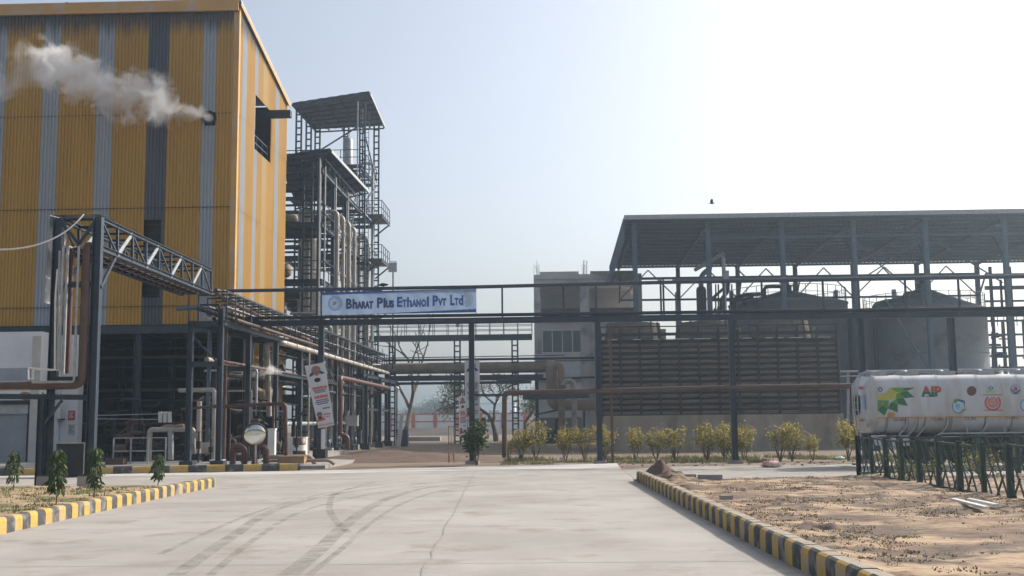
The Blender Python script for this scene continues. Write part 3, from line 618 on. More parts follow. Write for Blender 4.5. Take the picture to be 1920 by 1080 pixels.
# raised plinth
b = MB(); b.box(-30, -11.2, 40.6, 62, -.05, .16); b.build('plinth', 'concrete', kind='structure')
b = MB(); b.box(-11.2, -8.4, 41.6, 49, -.05, .1); b.build('plinth', 'concrete', kind='structure')
GK = 'pipes lying along the pipe rack'
specs = [(-13.35, 6.78, .10, 'lagold', 'brown lagged pipe along the top of the rack, farthest left'), (-13.05, 6.74, .06, 'galv', 'thin bright pipe along the rack top beside the brown lagged one'),
 (-12.8, 6.76, .08, 'bronze', 'rust red pipe along the top of the rack'), (-12.5, 6.73, .05, 'galv', 'thin silver pipe on the right edge of the rack top'),
 (-13.2, 5.68, .11, 'lag', 'cream lagged pipe on the main rack level, left one'), (-12.85, 5.65, .08, 'dark', 'dark pipe on the main rack level between two cream ones'),
 (-13.1, 4.1, .1, 'lag', 'cream lagged pipe on the lower rack level'), (-12.75, 4.06, .06, 'red', 'red pipe on the lower rack level')]
for x, z, r, mt, lb in specs: pp('pipe', [(x,42.2,z),(x,83.5,z)], r, mt, lb, GK, 8)
def lagflange(b):
    for k in range(18): y_ = 50.9+k*1.9; b.tube((-12.18,y_,5.30),(-12.18,y_+.07,5.30),.155,12)
pp('pipe', [(-12.95,51.2,2.0),(-12.95,50.6,5.30),(-12.18,50.6,5.30),(-12.18,83.5,5.30)], .13, 'lag', 'fat cream lagged pipe hung along the right face of the rack with clamp rings', GK, 12, extra=lagflange)
pp('pipe', [(-12.05,42.4,5.62),(-12.05,60,5.62)], .07, 'bronze', 'rust brown pipe along the outer right edge at main rack level', GK, 8)
pp('pipe', [at(404,545,42.0), at(420,560,44), (-12.5,58,5.9)], .09, 'bronze', 'rust pipe sloping down from the truss bridge onto the rack', GK, 8)
# tall silver and lagged vertical pipes in front of the yellow side wall
GV = 'tall vertical pipes before the yellow wall'
for (u, vt, vb, Y, r, mt, lb, du) in ((472,636,745,51,.11,'galv','bright silver vertical pipe left of the yellow lower wall',16),(461,628,750,51.6,.07,'lag','cream vertical pipe beside the bright silver one left of the yellow wall',0),(511,632,748,52.3,.14,'galv','thick bright silver pipe standing in front of the yellow wall',18),(580,640,870,56,.05,'lag','thin cream upright pipe right of the yellow wall',0)):
    a = at(u, vt, Y); c = at(u, vb, Y); pts = [V((a.x,Y,a.z)), V((a.x,Y,c.z))]
    if du: pts = [V((at(u+du,vt,Y).x,Y+1.2,a.z+.05))]+pts
    pp('pipe', pts, r, mt, lb, GV, 12)
a = at(516,700,52.3); pp('elbow_pipe', [at(533,688,52.3), V((a.x,52.3,at(516,694,52.3).z)), at(516,770,52.3)], .16, 'dark', 'dark bent vent pipe with steam at its mouth before the yellow wall', None, 12)
pp('pipe', [at(462,720,51.2), at(490,742,51.2), at(508,735,51.9)], .22, 'lagold', 'fat dusty lagged bend at the foot of the silver pipes', GV, 14)
# red fire line
GF = 'red fire water pipes'
pp('pipe', [at(402,762,43), at(535,757,43), at(537,866,43)], .075, 'red', 'maroon pipe running right at head height then down to the kerb', GF)
pp('pipe', [at(340,767,43), at(402,762,43.02)], .05, 'bronze', 'rust pipe joining the maroon pipe from the left', GF)
pp('pipe', [(-12.3,76,3.4)]+[at(729,728,66), at(638,708,50.5), at(638,815,50.5), at(652,818,50.5), at(652,842,50.5)], .11, 'red', 'rust red pipe coming forward from the rack end, dropping and jogging right', GF)
for (u, Y, lb) in ((443,40.6,'red pipe hoop out of the ground, left of the round mirror'), (484,40.6,'red pipe hoop out of the ground, right of the round mirror')):
    a = at(u-7,870,Y); c = at(u+15,870,Y); zt2 = at(u,838,Y).z; b = MB(); b.path([(a.x,Y,0),(a.x,Y,zt2),(c.x,Y,zt2),(c.x,Y,0)], .11, 12, bend=.25)
    b.tube((a.x,Y,.55),(a.x,Y,.6),.17,12); b.tube((c.x,Y,.3),(c.x,Y,.35),.17,12); b.build('pipe_hoop', 'red', label=lb, cat='pipe', group='red pipe hoops by the kerb')
# valve gear: handwheels on posts
def valve(p, h, label, mat='dark', r=.12):
    rt = root('valve', label, 'valve', p, 'valves under the rack'); b = MB(); x, y, z = p
    b.tube((x,y,z),(x,y,z+h),.035,8); b.tube((x,y,z+h*.45),(x,y,z+h*.7),.09,10); b.build('body', mat, rt)
    b = MB(); b.lathe([(r,-.015),(r+.015,0),(r,.015),(r-.015,0),(r,-.015)],(x,y,z+h),16,0,'z'); b.beam((x-r,y,z+h),(x+r,y,z+h),.02,.02); b.beam((x,y-r,z+h),(x,y+r,z+h),.02,.02); b.build('handwheel', 'red', rt)
for (u, Y, h, lb) in ((357,43.5,1.1,'dark valve with red handwheel left of the first rack column'),(372,44,1.2,'dark valve with red handwheel right of the first rack column'),(395,43.2,.9,'short valve with red handwheel between two rack columns'),(497,44,1.0,'valve with red handwheel right of the red pipe hoops'),(556,45,1.2,'valve with red handwheel beside the maroon downpipe')):
    valve((at(u,850,Y).x, Y, .16), h, lb)
# equipment inside the bay: handrail, lagged exchanger frame, barrels, tanks
hx = root('handrail', 'pale steel handrail standing at the edge of the dark bay', 'handrail', (at(255,860,43).x,43,.16))
b = MB(); a = at(212,862,43); c = at(310,862,43); rail(b, (a.x,43,.16), (c.x,43,.16), 1.0, 3, .04, 1); b.build('rails', 'galv', hx)
ex = root('pipe_manifold', 'square frame of fat pale lagged pipes standing in the dark bay', 'pipe manifold', (at(322,860,46).x,46,.16))
Q = lambda u, v, y=46: at(u, v, y)
b = MB(); b.path([Q(279,864),Q(281,806),Q(362,805),Q(362,852)], .11, 12, bend=.12); b.build('main_pipe', 'lag', ex)
b = MB(); b.path([Q(320,862),Q(320,808)], .12, 12); b.build('branch_pipe', 'galv', ex)
b = MB(); b.path([Q(326,805),Q(333,797),Q(345,798)], .06, 10); b.path([Q(300,806,46.2),Q(310,800,46.2),Q(340,802,46.2)], .1, 10); b.build('sagging_pipe', 'lagold', ex)
pp('pipe', [Q(374,752,45),Q(372,850,45)], .10, 'lag', 'fat pale upright pipe just right of the lagged pipe frame', GV, 12)
pp('pipe', [Q(372,812,45),Q(362,812,45)], .07, 'lag', 'short pale stub pipe joining the frame to the upright pipe', GV, 10)
for i, u in enumerate((300.5, 309.5, 318)):
    a = Q(u,772,47); c = Q(u+.3,792,47); b = MB(); b.tube(a, c, .085, 12); b.build('hanging_sleeve', 'whitem', label='short white vertical sleeve on the dark bay wall, '+('left','middle','right')[i]+' of three', cat='pipe sleeve', group='three white sleeves in the dark bay')
for v0, v1, lb in ((779,776,'long thin white rod across the dark bay, upper one'),(785,787,'long thin white rod across the dark bay, lower one')):
    pp('rod', [Q(180,v0,47.2),Q(318 if v0>780 else 299,v1,47.2)], .02, 'galv', lb, 'white rods across the dark bay', 6, 'rod')
tk = root('horizontal_vessel', 'small cream horizontal vessel low down behind the first rack columns', 'vessel', (at(388,840,45.5).x,45.5,.16))
a = Q(372,842,45.5); c = Q(407,842,45.5); L_ = c.x-a.x; b = MB(); b.lathe([(0,0),(.15,.02),(.26,.1),(.28,.2),(.28,L_-.2),(.26,L_-.1),(.15,L_-.02),(0,L_)], (a.x,45.5,a.z), 20, 0, 'x'); b.build('shell', 'lag', tk)
b = MB(); b.box(a.x+.2,a.x+.3,45.3,45.7,.16,a.z-.2); b.box(c.x-.3,c.x-.2,45.3,45.7,.16,a.z-.2); b.build('saddles', 'dark', tk)
rb = root('barrel', 'red and white banded steel drum under the pipe rack', 'barrel', (at(561,850,48).x,48,.16)); x_ = at(561,850,48).x
b = MB(); b.lathe([(0,0),(.27,0),(.27,.28),(.285,.3),(.27,.32),(.27,.6),(.285,.62),(.27,.64),(.27,.9),(0,.9)], (x_,48,.16), 20); b.build('drum', 'red', rb)
b = MB(); b.lathe([(.274,.34),(.274,.58)], (x_,48,.16), 20); b.build('band', 'whitem', rb)
# dark process gear deep in the bay
rd = random.Random(21); GD = 'shade-dark gear deep inside the bay'
for i, (x, y, h, r) in enumerate(((-17,54,3.2,.8),(-20.5,55,2.4,1.0),(-16,57,4.2,.5),(-23,54,3.5,.9))):
    dv = root('process_vessel', ('near-black upright vessel behind the lagged pipe frame','wide near-black vessel in the middle of the dark bay','slim tall near-black vessel at the back of the dark bay','near-black vessel at the left side of the dark bay')[i], 'vessel', (x,y,.16), GD)
    b = MB(); b.lathe([(0,.4),(r*.6,.45),(r,.7),(r,h-.4),(r*.7,h-.1),(0,h)], (x,y,.16), 22); b.build('shell', 'shade', dv)  # shell colour carries the darkness of the bay
    b = MB()
    for k in range(3): a_ = k*2.09; b.tube((x+r*.7*cos(a_),y+r*.7*sin(a_),.0),(x+r*.7*cos(a_),y+r*.7*sin(a_),.8),.06,6)
    b.build('legs', 'dark', dv)
def gear(x, y, s, seed):
    rd = random.Random(seed); b = MB(); b.box(x-s,x+s,y-.3,y+.3,.16,.35)
    for k in range(6):
        xa = x+rd.uniform(-s,s); h = rd.uniform(.6,2.8); b.path([(xa,y+rd.uniform(-.3,.3),.3),(xa,y,h),(xa+rd.uniform(-.8,.8),y,h),(xa+rd.uniform(-.8,.8),y+.3,h+rd.uniform(-.4,.4))], rd.uniform(.03,.08), 7, rd.randrange(3))
    b.lathe([(0,0),(.2,.02),(.2,.5),(0,.52)], (x-s*.5,y,.65), 12, rd.randrange(3), 'x'); return b
for i, (u, Y, s_) in enumerate(((235,46.5,.9),(265,48,.8),(345,47,.7),(420,46,.8),(450,48,.9),(380,50,.8),(520,50,.8),(200,48,.7),(300,50,.9))):
    gear(at(u,850,Y).x, Y, s_, 50+i).build('pump_skid', ['dark','bronze','shade'], label='cluttered pump skid with thin pipes in the dark bay, number %s from the left' % ('two three five seven eight six nine one four'.split()[i]), cat='pump skid', group='pump skids in the dark bay')
for i in range(9):
    z = 1.2+i*.52; y = 51.2+(i%3)*1.1; pp('pipe', [(-26,y,z),(-14.6-(i%2)*1.5,y,z)], .05+.03*(i%3), ('dark','bronze','dark')[i%3], 'dim pipe crossing the dark bay, number %s up from the floor'%('one two three four five six seven eight nine'.split()[i]), GD, 8)
# stacked clutter on the plinth
for (u, v, Y, w, h, d, mt, nm, lb) in ((214,868,42.5,.7,.24,.4,'bronze','wooden_crate','low brown crate at the left foot of the pale handrail'),(405,868,42.4,.5,.16,.4,'whitem','paint_box','small white box with a dark hole on the plinth edge'),
   (545,868,42.0,1.0,.28,.5,'rust','rusty_box','rusty open box at the foot of the maroon downpipe'),(553,842,49,.9,.9,.5,'whitem','grey_panel','pale grey square panel leaning behind the maroon downpipe'),(508,852,46,.28,1.3,.3,'whitem','white_board','narrow white board standing behind the right red hoop'),(660,828,52,.5,.5,.3,'galv','junction_box','grey junction box on the rack columns behind the tilted banner')):
    p = at(u, v, Y); b = MB(); z0 = .16 if nm != 'junction_box' else 1.5; b.box(p.x-w/2,p.x+w/2,Y,Y+d,z0,z0+h*.94); b.box(p.x-w/2-.02,p.x+w/2+.02,Y-.02,Y+d+.02,z0+h*.94,z0+h); b.build(nm, mt, label=lb, cat=nm.replace('_',' '))
for i in range(2):
    a = at(500+i*10,857+i*6,43.0+i*.5); c = at(582+i*40,857+i*2,43.0); b = MB(); pp('pipe', [V((a.x,43-i*.5,.38-.12*i)), V((c.x,43-i*.5,.38-.12*i)), V((c.x+.2,43-i*.5,.1))], .09-.03*i, 'lagold', ('thick dusty pipe lying low beside the banner post','thin dusty pipe lying low near the banner post')[i], 'pipes lying on the ground by the banner post')
# convex mirror
q = at(478,816,39.6); mr_ = root('convex_mirror', 'round convex traffic mirror on a thin pole by the far kerb', 'mirror', (q.x,39.6,0)); n_ = V((.35,-.93,-.22)).normalized()
rx = V((0,0,1)).cross(n_).normalized(); uy = n_.cross(rx)
def disc(b, c, prof, m=0, n=32):
    vs = []; fs = []
    for r, h in prof:
        for k in range(n): a_ = 2*pi*k/n; vs.append(c+rx*r*cos(a_)+uy*r*sin(a_)+n_*h)
    for i in range(len(prof)-1):
        for k in range(n): fs.append((i*n+k, i*n+(k+1)%n, (i+1)*n+(k+1)%n, (i+1)*n+k))
    b.add(vs, fs, m, True)
M['mirror'] = pm('mirror_glass', (0.55,0.58,0.56), (0.5,0.53,0.5), 2, 0.06, 1.0)
b = MB(); disc(b, q, [(.40,.0),(.36,.05),(.28,.08),(.18,.105),(.08,.12),(0.001,.123)]); b.build('mirror_glass', 'mirror', mr_)
b = MB(); disc(b, q, [(.41,.02),(.44,.03),(.44,-.04),(.2,-.07),(.001,-.08)]); b.build('rim', 'red', mr_)
b = MB(); b.tube((q.x+.02,39.65,0),(q.x+.02,39.65,q.z-.1),.03,8); b.build('pole', 'galv', mr_)
# ================================================================ road gantry with name banner
A0 = at(380,608.5,46.6); B0 = at(1990,585,41.4); GN = V((B0.y-A0.y, -(B0.x-A0.x), 0)).normalized()
def og(u, v, off=0.0):
    d = ray(u, v); t_ = ((A0+GN*off)-CAM).dot(GN)/d.dot(GN); return CAM+d*t_
gt = root('pipe_gantry', 'long blue steel gantry crossing the site road on tall posts', 'gantry', (og(1120,866).x, og(1120,866).y, 0))
b = MB(); b.ib(og(400,608,0), og(1960,586.5,0), .18, .24); b.build('main_beam', 'steel', gt)
b = MB(); b.path([og(460,601,.0)+V((0,0,.1)), og(1960,582)+V((0,0,.1))], .07, 10); b.build('beam_top_pipe', 'dark', gt)
b = MB(); b.path([og(396,546), og(893,538), og(1262,529), og(1960,518)], .075, 10, bend=.1); b.build('top_pipe', 'steel', gt)
b = MB(); b.path([og(1262,524,-.0)+V((0,.25,0)), og(1960,514)+V((0,.25,0))], .04, 8); b.build('thin_pipe', 'steel', gt)
for u in (603, 942, 1057, 1118, 1240, 1245, 1358, 1430, 1545, 1612, 1700, 1800, 1880):
    a = og(u, 600 if u < 1200 else 592); c = og(u, 540 if u < 700 else (536 if u < 1200 else 524)); b = MB(); b.beam((a.x,a.y,a.z), (a.x,a.y,c.z), .07, .07); b.build('hanger', 'steel', gt)
for u, vb in ((603,872),(884,866),(1120,866),(1370,860),(1612,858),(1782,856)):
    a = og(u, 600); gz = 0; b = MB()
    pv = og(u, 596); b.ib((a.x,a.y,.1), (a.x,a.y,pv.z), .22, .22, up=V((1,0,0))); b.box(a.x-.2,a.x+.2,a.y-.2,a.y+.2,.1,.13); b.build('post', 'steel', gt)
    w = .26; b = MB(); b.box(a.x-w,a.x+w,a.y-w,a.y+w,-.05,.62 if u == 603 else .1); b.build('pedestal', 'concrete' if u != 603 else 'black', gt)
b = MB(); a = og(1130,700); b.beam((a.x+.32,a.y+.05,0), (a.x+.32,a.y+.05,og(1130,612).z), .1, .08); b.beam((a.x-.12,a.y+.25,0), (a.x-.12,a.y+.25,og(1130,612).z), .08, .08); b.build('side_post', 'bronze', gt)
# brown line low on the gantry posts
bl = root('low_pipe', 'long brown pipe at head height across the gantry posts', 'pipe', (og(946,860).x, og(946,860).y, 0))
b = MB(); b.path([og(946,858), og(946,737), og(1372,727), og(1640,723)], .105, 12); b.build('pipe_run', 'bronze', bl)
b = MB(); b.beam(og(886,741), og(944,741), .12, .1); b.ib(og(980,745), og(1105,742), .12, .2); b.build('support_beam', 'steel', bl)
for u in (1060, 1240, 1500):
    pass
# floodlight and crow on top of the gantry pipe
def floodlight(p, h, label, s=.3, grp='floodlights'):
    rt = root('floodlight', label, 'floodlight', p, grp); x, y, z = p; b = MB(); b.tube(p, (x,y,z+h), .03, 8); b.build('pole', 'dark', rt)
    b = MB(); b.prism([(x-s/2,y-.12,z+h-.02),(x+s/2,y-.12,z+h-.02),(x+s/2*.8,y+.12,z+h+.1),(x-s/2*.8,y+.12,z+h+.1)], (0,-.03,s*1.1)); b.build('lamp_head', 'galv', rt)
p = og(711,543); floodlight((p.x,p.y+4,4.0), og(711,520).z-4.0+.75, 'grey floodlight on a thin pole rising above the left half of the name banner', .38)
def bird(p, s, label, fly=False):
    rt = root('bird', label, 'bird', p); x, y, z = p; b = MB(); vs = []
    b.lathe([(0.001,-.30*s),(.05*s,-.26*s),(.11*s,-.12*s),(.12*s,.02*s),(.07*s,.16*s),(.075*s,.22*s),(.05*s,.28*s),(.012*s,.32*s),(.001,.36*s)], (x,y,z+.14*s), 10, 0, 'x')
    b.prism([(x-.28*s,y-.04*s,z+.16*s),(x-.55*s,y-.07*s,z+.08*s),(x-.55*s,y+.07*s,z+.08*s),(x-.28*s,y+.04*s,z+.16*s)], (0,0,-.02*s)); b.build('body', 'black', rt)
    for sg in (-1,1):
        b = MB()
        if fly: b.prism([(x+.12*s,y+.05*sg*s,z+.16*s),(x-.15*s,y+.05*sg*s,z+.16*s),(x-.2*s,y+.35*sg*s,z+.5*s),(x-.02*s,y+.45*sg*s,z+.62*s),(x+.1*s,y+.3*sg*s,z+.42*s)], (0,0,-.012*s))
        else: b.prism([(x+.1*s,y+.1*sg*s,z+.2*s),(x-.42*s,y+.06*sg*s,z+.1*s),(x-.1*s,y+.13*sg*s,z+.05*s)], (0,.02*s*sg,0))
        b.build('wing', 'black', rt)
    if not fly:
        b = MB(); b.tube((x,y-.03*s,z),(x,y-.03*s,z+.08*s),.008*s,5); b.tube((x,y+.03*s,z),(x,y+.03*s,z+.08*s),.008*s,5); b.build('legs', 'dark', rt)
    return rt
p = og(719,541); bird((p.x,p.y,p.z+.07), .62, 'dark crow perched on the gantry pipe above the banner')
p = at(1335,383,60); bird((p.x,p.y,p.z), .45, 'dark bird flying in the pale sky above the long roof', True)
p = at(124,13,YB-.2); bird((p.x,YB-.1,ZT+.12), .5, 'small dark bird perched on the roof edge of the boiler house')
# name banner
M['banner'] = pm('banner_cloth', (0.27,0.365,0.52), (0.22,0.31,0.46), 1.2, 0.7); t = M['banner'].node_tree
b_ = t.nodes['Principled BSDF']; tr = _n(t, 'ShaderNodeBsdfTranslucent'); tr.inputs[0].default_value = (.30,.40,.58,1); mx = _n(t, 'ShaderNodeMixShader'); mx.inputs[0].default_value = .30
t.links.new(b_.outputs[0], mx.inputs[1]); t.links.new(tr.outputs[0], mx.inputs[2]); t.links.new(mx.outputs[0], t.nodes['Material Output'].inputs[0])
M['bblue'] = pm('banner_blue', (0.05,0.13,0.36), (0.04,0.10,0.3), 2, .6); M['bdark'] = pm('banner_dark_blue', (0.03,0.06,0.18), (0.025,0.05,0.15), 2, .6); M['bwire'] = pm('banner_grey_print', (0.16,0.2,0.28), None, 3, .6)
TL, TR, BL, BR = og(604,548,.12), og(893,541,.12), og(604,591,.12), og(893,586,.12)
bn = root('name_banner', 'long pale blue company name banner tied between the gantry pipes', 'banner', (TL+BR)/2)
def bp(s_, t_, o=0.0):   # s along, t up (0 bottom)
    p = (BL*(1-s_)+BR*s_)*(1-t_)+(TL*(1-s_)+TR*s_)*t_; return p + GN*(o+.03*sin(s_*23)*sin(t_*3)+.015*sin(s_*61+t_*4))
b = MB(); nx, ny = 60, 8
vs = [bp(i/nx, k/ny) for k in range(ny+1) for i in range(nx+1)]; b.add(vs, [(k*(nx+1)+i, k*(nx+1)+i+1, (k+1)*(nx+1)+i+1, (k+1)*(nx+1)+i) for k in range(ny) for i in range(nx)], 0, True); b.build('cloth', 'banner', bn)
def bstrip(pts_s, mat, name, o=.012):
    b = MB()
    for quad in pts_s: b.add([bp(s_, t_, o) for s_, t_ in quad], [tuple(range(len(quad)))])
    return b.build(name, mat, bn)
bstrip([[(i/40,1-.13*(1-i/40)),((i+1)/40,1-.13*(1-(i+1)/40)),((i+1)/40,.995),(i/40,.995)] for i in range(36)], 'bblue', 'upper_stripe')
bstrip([[(i/40,.01),((i+1)/40,.01),((i+1)/40,.01+.14*(i+1-12)/28),(i/40,.01+.14*(i-12)/28)] for i in range(12,40)], 'bblue', 'lower_stripe')
xd = (BR-BL).normalized(); wB = (BR-BL).length; hB = (TL-BL).length
def ring(cs, ct, rad, w, mat, name, parent=bn, o=.014, a0=0, a1=2*pi, n=40):
    b = MB(); 
    for i in range(n):
        p = a0+(a1-a0)*i/n; q_ = a0+(a1-a0)*(i+1)/n
        b.add([bp(cs+rr*cos(aa)/wB, ct+rr*sin(aa)/hB, o) for rr, aa in ((rad-w,p),(rad,p),(rad,q_),(rad-w,q_))], [(0,1,2,3)])
    return b
b = ring(.088,.50,.30,.018,0,0); b2 = ring(.088,.50,.175,.014,0,0); b.add(b2.v, b2.f, 0)
for k in range(26):
    a_ = 2*pi*k/26; b3 = ring(.088,.50,.265,.05,0,0,a0=a_,a1=a_+.13,n=2); b.add(b3.v, b3.f, 0)
b.build('emblem_ring', 'bwire', bn)
def btext(s_, size, su, tv, mat, bold, wid=None):
    org = BL*(1-su)+BR*su; org = org+V((0,0,1))*((TL-BL).length*tv) + GN*.05 
    o, w = text(s_, size, mat, (0,0,0) if False else org, xd, (0,0,1), bn, 'lettering', .002, bold)
    if wid:
        k = wid/w; base = org-ORG[bn.name]
        for v in o.data.vertices:
            d = (v.co-base); a_ = d.dot(xd); v.co = v.co + xd*(a_*(k-1))
    return o
btext('SP', .2, .072, .43, 'bdark', .004, .17)
# words: big initials, small capitals, tall h / l / d as on the cloth
def word(parts, s0, s1, mat, tv=.30):
    # parts: list of (text, scale); total fitted into s0..s1
    H = .56; wid = []; 
    for tx, k in parts: wid.append((0.66 if tx.isupper() or len(tx)==1 else .5)*k)
    ws = []
    for (tx, k) in parts:
        cu = {'B':.66,'P':.62,'E':.58,'L':.55,'h':.55,'l':.27,'d':.56,'ARAT':2.35,'US':1.2,'T':.58,'AN':1.28,'O':.72,'VT':1.2}[tx]; ws.append(cu*k)
    tot = sum(ws); x = s0
    for (tx, k), w in zip(parts, ws):
        wd = (s1-s0)*w/tot; btext(tx, H*k, x, tv-.02, mat, .024, wd*wB*.95); x += wd
word([('B',1),('h',.95),('ARAT',.68)], .158, .345, 'bdark', .29); word([('P',1),('l',.95),('US',.68)], .362, .478, 'bdark', .31)
word([('E',1),('T',.68),('h',.95),('AN',.68),('O',.68),('l',.95)], .492, .702, 'bblue', .325); word([('P',1),('VT',.68)], .722, .815, 'bblue', .35); word([('L',1),('T',.68),('d',.95)], .835, .922, 'bblue', .36)
b = MB()
for k in range(4): b4 = ring(.925,.58,.34-.075*k,.014,0,0,a0=-1.5,a1=1.6,n=26); b.add(b4.v,b4.f,0)
for k in range(9):
    a_ = -1.4+k*.36; b.add([bp(.925+r_*cos(a_+e)/wB,.58+r_*sin(a_+e)/hB,.014) for r_, e in ((.12,-.03),(.34,-.012),(.34,.012),(.12,.03))],[(0,1,2,3)])
b.build('globe_emblem', 'bwire', bn)
for s_, t_ in ((0,1),(0,0),(1,1),(1,0),(.25,1),(.5,1),(.75,1)):
    b = MB(); p = bp(s_, t_); e = p+V((0,.02,.14 if t_ else -.14)); b.tube(p, e, .012, 5); b.build('tie', 'dark', bn)
# vertical posters
M['poster'] = pm('poster_vinyl', (0.68,0.67,0.70), (0.60,0.60,0.64), 1.5, .5); M['skin'] = pm('printed_skin', (0.36,0.2,0.16), None, 3, .6); M['pink'] = pm('printed_pink', (0.6,0.3,0.25), None, 3, .6)
M['pred'] = pm('printed_red', (0.62,0.12,0.09), None, 3, .6); M['pnavy'] = pm('printed_navy', (0.07,0.1,0.2), None, 3, .6); M['hair'] = pm('printed_hair', (0.04,0.03,0.03), None, 3, .6); M['porange']=pm('printed_orange', (0.7,0.2,0.08), None, 3, .6)
def poster(TLp, TRp, BLp, BRp, label, nrm, split=None):
    rt = root('poster', label, 'poster', (TLp+BRp)/2, 'vertical posters'); nrm = V(nrm).normalized()
    P = lambda s_, t_, o=0: (TLp*(1-s_)+TRp*s_)*(1-t_)+(BLp*(1-s_)+BRp*s_)*t_ + nrm*(o+.03*sin(t_*9)*sin(s_*3.14))
    b = MB(); n = 16; b.add([P(i/4, k/n) for k in range(n+1) for i in range(5)], [(k*5+i,k*5+i+1,(k+1)*5+i+1,(k+1)*5+i) for k in range(n) for i in range(4)], 0, True)
    b.build('sheet', 'poster', rt)
    def blob(cs, ct, rs, rt_, mat, nm, o=.012, n=22, a0=0, a1=2*pi):
        b = MB(); b.add([P(cs+rs*cos(a0+(a1-a0)*k/n), ct+rt_*sin(a0+(a1-a0)*k/n), o) for k in range(n)], [tuple(range(n))]); return b.build(nm, mat, rt)
    blob(.52,.185,.40,.075,'pnavy','shirt_print',.012,22,pi,2*pi); blob(.52,.155,.13,.035,'skin','neck_print',.016); blob(.52,.095,.23,.062,'skin','face_print',.020)
    blob(.50,.257,.17,.034,'hair','round_seal_print')
    blob(.28,.905,.27,.07,'porange','shirt_print',.012,22,pi,2*pi); blob(.25,.82,.15,.045,'skin','face_print',.020); blob(.25,.79,.16,.03,'hair','hair_print',.018); blob(.25,.852,.10,.022,'hair','beard_print',.024)
    b = MB(); rdd = random.Random(3)
    def line(t_, h, s0, s1, cw=.05):
        x = s0
        while x < s1:
            w = cw*rdd.uniform(.5,1.3); b.add([P(x,t_,.013),P(min(s1,x+w),t_,.013),P(min(s1,x+w),t_+h,.013),P(x,t_+h,.013)],[(0,1,2,3)]); x += w+cw*.3
    line(.36,.045,.15,.9,.09); line(.50,.045,.14,.88,.08); line(.80,.02,.5,.9); line(.84,.014,.5,.85); b.build('red_print', 'pred', rt)
    b = MB(); line(.415,.018,.2,.85); line(.445,.014,.22,.8); line(.565,.018,.2,.9); line(.595,.018,.15,.92); line(.625,.018,.22,.85); line(.70,.022,.5,.9); b.build('dark_print', 'pnavy', rt)
    b = MB(); x = .05
    while x < .95: b.add([P(x,.975,.013),P(x+.08,.975,.013),P(x+.06,.945+.02*rdd.random(),.013),P(x+.01,.95,.013)],[(0,1,2,3)]); x += .09
    b.build('flower_print', 'pink', rt); return rt
o_ = .35
poster(og(571,686,o_), og(609,679,o_), og(597,803,o_), og(627,797,o_), 'tilted tall poster with two portraits hanging on the left gantry post', GN)
poster(og(871,676,-.3), og(899,675,-.3), og(873,793,-.3), og(900,792,-.3), 'upright tall poster with two portraits behind the second gantry post', GN)
poster(at(860,743,52), at(874,742,52), at(861,822,52), at(877,820,52), 'small tall poster half hidden behind the upright one by the green bush', (0,-1,0))
b = MB(); a = og(606,805,.28); c = og(612,842,.28); b.box(a.x-.08,a.x+.08,a.y-.012,a.y,c.z,a.z); b.build('paper_strip', 'whitem', label='narrow white lettered strip on the gantry post below the tilted poster', cat='paper strip')
# small rusty frame by the road
q = gp(846,868); rf = root('rusty_stand', 'small rusty iron stand frame at the far road edge left of the green bush', 'stand', (q.x,q.y,0)); b = MB(); 
for dx in (-.1,.12): b.beam((q.x+dx,q.y,0),(q.x+dx,q.y,1.5),.035,.035)
for z in (.8,1.45): b.beam((q.x-.1,q.y,z),(q.x+.12,q.y,z),.035,.035)
b.beam((q.x-.1,q.y,0),(q.x,q.y,.6),.025,.025); b.beam((q.x+.12,q.y,0),(q.x+.02,q.y,.6),.025,.025); b.build('frame', 'rust', rf)
b = MB(); b.box(q.x-.02,q.x+.05,q.y-.03,q.y-.01,.85,1.4); b.build('label_strip', 'whitem', rf)
